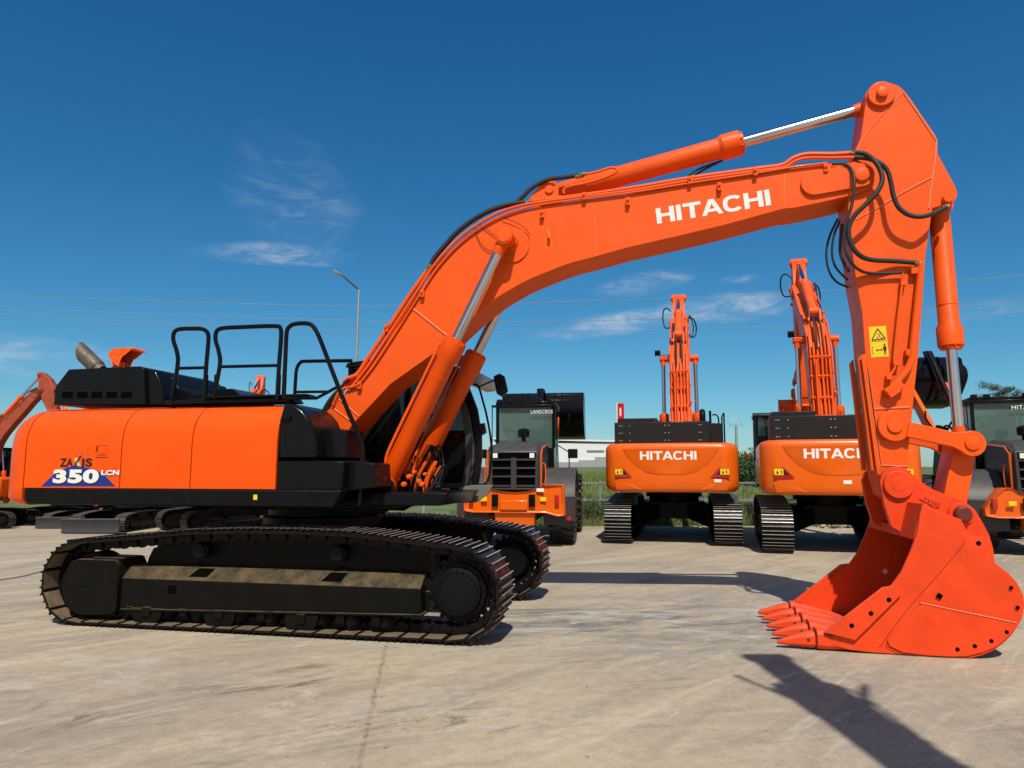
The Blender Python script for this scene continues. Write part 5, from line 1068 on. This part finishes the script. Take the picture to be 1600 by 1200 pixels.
    part('lift_arm', 'wl%.1f' % dzb, lambda mb: [mb.prism([(4.1, 1.7), (4.3, 1.95), (5.2, 2.6 + dzb * .6), (6.1, 3.25 + dzb), (6.3, 3.1 + dzb), (6.2, 2.95 + dzb), (5.3, 2.2 + dzb * .6), (4.3, 1.5)], y, y + .12) for y in (-.55, .43)], M['bgorange'], root, ST, .02)
    part('tilt_linkage', 'wl%.1f' % dzb, lambda mb: (mb.prism([(5.2, 2.9 + dzb), (5.9, 4.1 + dzb), (6.05, 4.1 + dzb), (5.5, 2.8 + dzb)], -.10, .10), mb.tube([(4.2, 0, 2.3), (5.9, 0, 4.05 + dzb)], .07, 10, False), mb.tube([(5.95, -.09, 4.05 + dzb), (6.4, -.09, 3.8 + dzb)], .05, 8, False)), M['black'], root, ST, .01)
    def bucket(mb):
        cyc = [(x, z + dzb) for x, z in ((7.7, 3.98), (7.0, 4.07), (6.75, 4.05), (6.62, 3.98), (6.58, 3.80), (6.48, 3.74), (6.38, 3.62), (6.36, 3.46), (6.42, 3.32), (6.54, 3.18), (6.72, 2.98), (6.95, 2.78), (7.3, 2.68), (7.9, 2.64))]
        inn = [(x + .06 if x < 7 else x, z + (-.05 if z > 3.4 + dzb else .05)) for x, z in cyc][::-1]
        mb.prism(cyc + inn, -1.25, 1.25)
        for y in (-1.27, 1.24): mb.prism(cyc, y, y + .03)
        for y in (-.62, -.40, .40, .62): mb.prism([(x - .10, z) for x, z in cyc[2:12]] + [(x + .02, z) for x, z in cyc[2:12]][::-1], y, y + .04)
    part('loader_bucket', 'wl%.1f' % dzb, bucket, M['black'], root, ST, .01)
    return root

# ------------------------------------------------------------------ ground, field, far things
def sheet(name, pts, z, m):
    me = bpy.data.meshes.new(name); me.from_pydata([(x, y, z) for x, y in pts], [], [list(range(len(pts)))]); me.materials.append(m)
    o = bpy.data.objects.new(name, me); col.objects.link(o); return struct(o)
def ground():
    # one sheet to the horizon; it lies flat under the yard and rises gently far beyond the fence
    vs, fs = [], []; ys = [-60, -20, 0, 10, 21, 25, 40, 60, 80, 100, 112, 130, 200, 500, 1500, 3500]; xs = [-3500, -900, -300, -150, -80, -40, -20, 0, 20, 40, 80, 150, 300, 900, 3500]
    def h(x, y): return -.006 if y <= 25 else min(2.2, (y - 25) / 87 * 2.2) - .006
    for y in ys:
        for x in xs: vs.append((x, y, h(x, y) if y < 200 else 2.2 if y < 300 else 1.4))
    n = len(xs)
    for j in range(len(ys) - 1):
        for i in range(n - 1): fs.append([j * n + i, j * n + i + 1, (j + 1) * n + i + 1, (j + 1) * n + i])
    me = bpy.data.meshes.new('ground'); me.from_pydata(vs, [], fs); me.materials.append(M['field']); o = bpy.data.objects.new('ground', me); col.objects.link(o); struct(o)
    sheet('concrete_yard', [(-45, -35), (45, -35), (45, 21.0), (18, 21.4), (5, 21.6), (0, 21.3), (-6, 21.9), (-20, 23.4), (-45, 25)], 0, M['concrete'])
def blades(name, label, n, xr, yr, hr, m, seed, wd=.012, zf=None):
    rnd = random.Random(seed); vs, fs = [], []
    for k in range(n):
        x = rnd.uniform(*xr); y = rnd.uniform(*yr); h = rnd.uniform(*hr) * (.6 + .4 * math.sin(x * 1.7) * math.sin(y * 2.3 + x)); a = rnd.uniform(0, 6.28); t = rnd.uniform(-.35, .35) * h; t2 = rnd.uniform(-.35, .35) * h
        z = zf(x, y) if zf else 0; dx, dy = math.cos(a) * wd, math.sin(a) * wd; b = len(vs)
        vs += [(x - dx, y - dy, z), (x + dx, y + dy, z), (x + t * .4 + dx * .8, y + t2 * .4 + dy * .8, z + h * .6), (x + t * .4 - dx * .8, y + t2 * .4 - dy * .8, z + h * .6), (x + t, y + t2, z + h)]
        fs += [[b, b + 1, b + 2, b + 3], [b + 3, b + 2, b + 4]]
    me = bpy.data.meshes.new(name); me.from_pydata(vs, [], fs); me.materials.append(m); o = bpy.data.objects.new(name, me); col.objects.link(o)
    tag(o, label, 'grass', None, 'stuff'); return o
def fh(x, y): return 0 if y <= 25 else min(2.2, (y - 25) / 87 * 2.2)
def bush(label, c, r, seed, n=900, m='bush', group=None, name='bush', leaf=.05):
    rnd = random.Random(seed); root = thing(name, label, 'bush', c, 0, group)
    lobes = [(Vector((rnd.uniform(-.5, .5) * r[0], rnd.uniform(-.5, .5) * r[1], rnd.uniform(.35, .75) * r[2])), rnd.uniform(.3, .5)) for _ in range(7)]
    vs, fs = [], []
    for k in range(n):
        c_, s = rnd.choice(lobes); v = Vector((rnd.gauss(0, 1), rnd.gauss(0, 1), rnd.gauss(0, 1))).normalized() * (rnd.random() ** .35)
        p = c_ + Vector((v.x * r[0] * s, v.y * r[1] * s, v.z * r[2] * s)); p.z = max(.02, p.z)
        e = Euler((rnd.uniform(0, 6), rnd.uniform(0, 6), rnd.uniform(0, 6))).to_matrix(); b = len(vs)
        for q in ((-1, 0), (0, -.5), (1, 0), (0, .5)): vs.append(tuple(p + e @ Vector((q[0] * leaf, q[1] * leaf, 0)) * rnd.uniform(.8, 1.4)))
        fs.append([b, b + 1, b + 2, b + 3])
    part('foliage', None, lambda mb: mb.add(vs, fs), M[m], root)
    part('stem', None, lambda mb: [mb.tube([(0, 0, 0), tuple(c_ * .5), tuple(c_)], .02 * r[2], 5) for c_, s in lobes[:5]], M['bark'], root)
    return root
def pine(loc, H):
    root = thing('pine_tree', 'flat topped pine tree rising behind the black loader bucket at the right', 'tree', loc); rnd = random.Random(5)
    tr = lambda mb: mb.tube([(0, 0, 0), (.1, 0, H * .4), (-.1, 0, H * .75), (.1, 0, H * .86)], .13, 8)
    part('trunk', None, tr, M['bark'], root); limbs = []; vs, fs = [], []
    for k in range(26):
        z = H * (.40 + .56 * k / 26); a = rnd.uniform(0, 6.28); ln = (1.75 - 1.0 * (k / 26) ** 1.6) * rnd.uniform(.55, 1.1) * H / 6.2
        e = Vector((math.cos(a) * ln, math.sin(a) * ln, z + ln * rnd.uniform(.05, .3))); limbs.append([(0, 0, z), tuple(Vector((0, 0, z)).lerp(e, .5) - Vector((0, 0, .06))), tuple(e)])
        for j in range(7):
            t = rnd.uniform(.35, 1.05); c_ = Vector((0, 0, z)).lerp(e, t) + Vector((rnd.gauss(0, .16), rnd.gauss(0, .16), rnd.gauss(.05, .10)))
            for q in range(46):
                v = Vector((rnd.gauss(0, .20), rnd.gauss(0, .20), rnd.gauss(0, .10))); p = c_ + v; d = Vector((rnd.gauss(0, 1), rnd.gauss(0, 1), rnd.gauss(.3, .7))).normalized() * .17; s_ = d.orthogonal().normalized() * .034; b = len(vs)
                vs += [tuple(p - s_), tuple(p + s_), tuple(p + d)]; fs.append([b, b + 1, b + 2])
    part('limb', None, lambda mb: [mb.tube(l, .035, 5) for l in limbs], M['bark'], root)
    part('crown', None, lambda mb: mb.add(vs, fs), M['pine'], root)
def at(x, y, Z): d = ray(x, y); t = Z / d.y; return Vector((d.x * t, Z, CAM_H + d.z * t))

main = main_excavator()
G = 'orange excavators parked in a row with their backs to the camera'
rot = R(90 - 14); fx, fy = math.sin(R(14)), math.cos(R(14))
bg_excavator('parked orange excavator seen from behind, its whole HITACHI counterweight in view beside the wheel loader', (3.52 + 3.5 * fx, 15.9 + 3.5 * fy, 0), rot, R(21), R(-21), 1, G, 0, -.9, curl=R(-30))
bg_excavator('parked orange excavator seen from behind, its HITACHI counterweight partly hidden by the foreground arm', (6.39 + 3.5 * math.sin(R(17)), 13.9 + 3.5 * math.cos(R(17)), 0), R(90 - 17), R(27), R(-25), 1, G, 0, -.9, seg=1, curl=R(-35))
wheel_loader('orange and grey wheel loader seen from behind, LANDCROS written on its window', (.03, 15.4, 0), R(90 - 8), 1, 0, 'LANDCROS')
wheel_loader('orange wheel loader at the right edge, partly behind the foreground arm', (10.2, 13.6, 0), R(90 - 20), .98, .9, 'HITACHI', R(16))
MG = 'small excavators parked beyond the foreground machine'
bg_excavator('small excavator at the left edge facing right with its boom bent over', (-15.55, 21.2, 0), 0, R(41), R(-16), .5, MG, 0, 0, False, tall=1.5, omat='oldorange')
bg_excavator('small excavator holding its orange bucket up high behind the exhaust pipe', (-12.95, 21.9, 0), 0, R(65), R(76), .42, MG, R(-90), 0, False, True, curl=R(42), tall=1.5)
bg_excavator('small excavator with the nearer grey dozer blade, seen under the foreground body', (-11.05, 20.5, 0), R(-90), R(10), R(-60), .5, MG, 0, 0, False, True)
bg_excavator('small excavator in the second row behind the two dozer blades, boom lowered', (-14.6, 23.4, 0), R(8), R(0), R(-50), .5, MG, 0, 0, False, tall=1.2)
bg_excavator('small excavator in the second row behind the middle of the foreground body, boom lowered', (-11.4, 23.2, 0), R(8), R(0), R(-50), .5, MG, 0, 0, False, tall=1.2)
bg_excavator('small excavator on wide tracks seen under the middle of the foreground body', (-8.2, 20.7, 0), R(98), R(23), R(-36), .62, MG, R(-48), 0, False)
bg_excavator('excavator standing beside the photographer, only its boom shadow falls into view', (2.38, -1.50, 0), R(90), R(47), R(-105), .82, None, 0, 0, False, curl=R(-20))

ground()
blades('grass', 'tall green weeds growing along the fence at the yard edge', 30000, (-2, 17), (21.6, 27), (.25, .75), M['blade'], 1, .012, fh)
blades('weeds', 'dry brown weeds standing along the fence', 5000, (.5, 17), (21.7, 23.6), (.35, .85), M['dryblade'], 2, .006, fh)
blades('grass', 'rough green grass of the field beyond the fence', 60000, (-2, 34), (26, 75), (.15, .5), M['blade'], 3, .03, fh)
BG_ = 'bushes of the hedge between the two parked excavators'
for k, (x, y, Z, r) in enumerate(((1165, 742, 48, (2.2, 1.5, 1.9)), (1186, 742, 46, (2.6, 1.6, 2.3)), (1212, 745, 44, (2.4, 1.5, 2.2)), (1150, 735, 55, (2.0, 1.5, 1.3)))):
    p = at(x, y, Z); bush(['leftmost but one bush of the hedge between the two parked excavators', 'tallest bush of the hedge between the two parked excavators', 'bush of the hedge hidden behind the right parked excavator', 'low far bush at the left end of the hedge beside the utility pole'][k], (p.x, p.y, fh(p.x, p.y) - .1), r, 20 + k, 2600, 'bush', BG_, leaf=.085)
for k, (x, Z, h) in enumerate(((923, 22.3, .95), (893, 22.6, .6), (935, 23.2, .8))):
    p = at(x, 820, Z); bush(['tallest leafy weed clump beside the first parked excavator', 'small leafy weed clump nearest the wheel loader', 'leafy weed clump half behind the first parked excavator'][k], (p.x, p.y, 0), (.9, .5, h), 50 + k, 900, 'bush', 'weed clumps along the fence', leaf=.03)
# fence: posts, rails and wire mesh
fe = thing('fence', 'low wire mesh fence with white rails at the yard edge', 'fence', (0, 22.4, 0))
part('rail', None, lambda mb: [mb.box(-6, 30, -.02, .02, z, z + h_) for z, h_ in ((1.24, .05), (.70, .07))], M['steel'], fe)
for k in range(13): part('post', 'fence', lambda mb: mb.box(-.03, .03, -.03, .03, 0, 1.32), M['steel'], fe, Matrix.Translation((-5.5 + 2.75 * k, .04, 0)))
part('wire_mesh', None, lambda mb: ([mb.tube([(-6 + .1 * k, 0, .02), (-6 + .1 * k, 0, 1.25)], .0028, 4, False) for k in range(360)], [mb.tube([(-6, 0, z), (30, 0, z)], .0028, 4, False) for z in (.1, .3, .5, .9, 1.1)]), M['steel'], fe)
# buildings
b0 = at(700, 727, 115); hb = thing('warehouse', 'long white warehouse with a stepped grey plinth beyond the grass', 'building', (0, 0, 0))
xl, xr = at(770, 700, 115).x, at(1010, 700, 115).x; zt = at(870, 683, 115).z; zr = at(870, 697, 115).z; z0 = 1.6
part('roof', None, lambda mb: mb.add([(xl, 116, zt), (xr, 116, zt - .55), (xr, 135, zt - .3), (xl, 135, zt + .2), (xl, 116, zt - .3), (xr, 116, zt - .85), (xr, 135, zt - .6), (xl, 135, zt - .1)], [(0, 1, 2, 3), (7, 6, 5, 4), (0, 4, 5, 1), (1, 5, 6, 2), (2, 6, 7, 3), (3, 7, 4, 0)]), M['wallwhite'], hb)
part('wall', None, lambda mb: mb.box(xl, xr, 116.3, 134, z0, zt - .86), M['wallwhite'], hb)
def plinth(mb):
    for a, b, y in ((893, 905, 722), (905, 931, 719), (931, 1010, 714), (770, 893, 722)): p, q = at(a, y, 115.6), at(b, y, 115.6); mb.box(p.x, q.x, 115.6, 116.3, z0 - .4, p.z)
part('plinth', None, plinth, M['wallgrey'], hb)
p = at(917, 703, 116.2); q = at(944, 705, 116.2); part('gutter_strip', None, lambda mb: mb.box(p.x, q.x, 116.1, 116.3, q.z, p.z), M['wallgrey'], hb)
h2 = thing('warehouse', 'low pale distant warehouse with an orange sign right of the utility pole', 'building', (0, 0, 0))
p, q = at(1110, 716, 260), at(1330, 740, 260); part('wall', None, lambda mb: mb.box(p.x, q.x, 260, 290, 1, p.z), M['wallwhite'], h2)
p, q = at(1160, 709, 258), at(1176, 716, 258); part('roof_sign', None, lambda mb: mb.box(p.x, q.x, 257.5, 258, q.z, p.z), M['bgorange'], h2)
rnd = random.Random(9); tl = []
for k in range(16):
    x = 1112 + k * 9 + rnd.uniform(-3, 3); p = at(x, 722, 250)
    bush('round dark tree in the far treeline by the low pale warehouse', (p.x, 240, 1.4), (2.2, 2, rnd.uniform(3.5, 5.5)), 80 + k, 260, 'pine', 'trees of the far treeline', 'tree', .38)
# utility pole and lines
up = at(1127, 745, 62); P0 = at(1150, 665, 62); P0b = at(1152, 745, 62)
ut = thing('utility_pole', 'thin concrete utility pole with a curved crossarm between the parked excavators', 'pole', (P0b.x, 62, 0))
part('pole', None, lambda mb: mb.cyl((0, 0, 0), (P0.x - P0b.x, 0, P0.z), .16, .10, 12), M['steel'], ut)
def xarm(mb):
    t = Vector((P0.x - P0b.x, 0, P0.z)); w_ = .55
    mb.tube([t + Vector((-w_, 0, .15)), t + Vector((-.35, 0, .45)), t + Vector((0, 0, .52)), t + Vector((.35, 0, .45)), t + Vector((w_, 0, .15))], .025, 6)
    mb.tube([t + Vector((-w_, 0, .15)), t, t + Vector((w_, 0, .15))], .02, 6, False)
    for s in (-w_, 0, w_): mb.cyl(t + Vector((s, 0, -.1)), t + Vector((s, 0, .15)), .03, n=8)
part('crossarm', None, xarm, M['steel'], ut)
for lab, pl in (('upper power line crossing the sky above the other two', [(-700, 425), (0, 461), (300, 472), (560, 478), (800, 474), (1240, 457), (1600, 430), (2300, 370)]),
                ('middle power line crossing the sky', [(-700, 430), (0, 479), (300, 492), (600, 502), (800, 503), (1240, 492), (1600, 471), (2300, 410)]),
                ('lowest power line crossing the sky', [(-700, 440), (0, 491), (300, 507), (600, 518), (800, 519), (1240, 509), (1600, 488), (2300, 430)])):
    pts = [at(x, y, 48) for x, y in pl]; o = part('power_line', None, lambda mb: mb.tube(pts, .017, 6), M['steel'], None); tag(o, lab, 'cable', 'power lines crossing the sky')
# street lamp
a = at(561, 452, 34); b = at(558, 700, 34); rt = thing('street_lamp', 'grey street lamp with an angled arm beyond the cab', 'street lamp', (a.x - .05, 34, 0)); H = a.z
part('pole', None, lambda mb: mb.cyl((-.05, 0, 0), (.05, 0, H), .10, .055, 14), M['steel'], rt)
h_ = at(533, 429, 34); part('lamp_arm', None, lambda mb: mb.cyl((.05, 0, H - .02), (h_.x - rt.location.x, 0, h_.z), .045, .035, 10), M['darkgrey'], rt)
def lh(mb):
    p = Vector((h_.x - rt.location.x, 0, h_.z)); d = Vector((-.9, 0, .46)).normalized(); n_ = Vector((d.z, 0, -d.x)) * -1
    sec = lambda t, w_, hgt: [p + d * t + Vector((0, -w_, 0)) + n_ * -.02, p + d * t + Vector((0, w_, 0)) + n_ * -.02, p + d * t + Vector((0, w_ * .6, 0)) + n_ * hgt, p + d * t + Vector((0, -w_ * .6, 0)) + n_ * hgt]
    mb.loft([sec(-.06, .05, .04), sec(.08, .12, .10), sec(.30, .16, .10), sec(.50, .10, .03)])
part('lamp_head', None, lh, M['steel'], rt, None, .01)
# red banner behind the first parked excavator
a, b = at(964, 655, 26), at(964, 629, 26); fl = thing('banner', 'small red banner on a white pole beside the first parked excavator', 'banner', (a.x, 26, 0)); bb = at(975, 645, 26)
part('pole', None, lambda mb: mb.cyl((0, 0, 0), (0, 0, b.z), .03, n=8), M['white'], fl); part('cloth', None, lambda mb: mb.box(.035, bb.x - a.x, -.01, .01, b.z - .62, b.z - .03), M['red'], fl)
part('stripe', None, lambda mb: mb.box(.10, .16, -.016, -.0105, b.z - .5, b.z - .2), M['white'], fl)
# rubble heap
rnd = random.Random(4)
def rub(mb):
    for k in range(60):
        p = at(1315, 824, 21.2); c = Vector((p.x + rnd.gauss(0, .35), 21.0 + rnd.gauss(0, .2), rnd.uniform(.03, .16))); s = rnd.uniform(.04, .10)
        mb.box(-s, s, -s * .8, s * .8, -s * .5, s * .5, Matrix.Translation(c) @ Euler((rnd.uniform(0, 3), rnd.uniform(0, 3), rnd.uniform(0, 3))).to_matrix().to_4x4())
M['rock'] = mat('broken_concrete', (.42, .36, .28), .9, noise=.25)
o = part('rubble', None, rub, M['rock'], None, None, .01); tag(o, 'small heap of broken concrete under the right parked excavator', 'rubble', None, 'stuff')
pt = at(1560, 625, 60); pine((pt.x, 60, .9), at(1560, 597, 60).z - .9)
# steel cable on the ground at the left
g0, g1, g2 = ground_pt(-260, 938, .012), ground_pt(0, 906, .012), ground_pt(86, 884, .02)
o = part('steel_cable', None, lambda mb: mb.tube([g0, g1, ground_pt(60, 894, .012), ground_pt(88, 887, .012)], .010, 8), M['steel'], None); tag(o, 'thin steel cable lying on the concrete left of the foreground tracks', 'cable')
# faint chalk marks on the slab
M['chalk'] = mat('rubbed_chalk', (.52, .46, .37), .95)
a, b, c = ground_pt(520, 1137, .004), ground_pt(560, 1133, .004), ground_pt(519, 1127, .004)
def chalk(s, p0, p1, h):
    a, b = ground_pt(*p0, .004), ground_pt(*p1, .004); r = (b - a); u = Vector((-r.y, r.x, 0)).normalized()
    vs, fs, wd = text_mesh(s, -.028, 1.0); k = r.length / wd
    return [tuple(a + r.normalized() * x * k + u * y * h) for x, y in vs], fs
def ch(mb):
    for q in (('M E', (519, 1138), (568, 1136), .09), ('1554', (603, 1137), (662, 1127), .12), ('941', (668, 1127), (708, 1117), .12)): mb.add(*chalk(*q))
o = part('chalk_writing', None, ch, M['chalk'], None); tag(o, 'faint rubbed chalk letters and digits written on the concrete in front', 'writing')
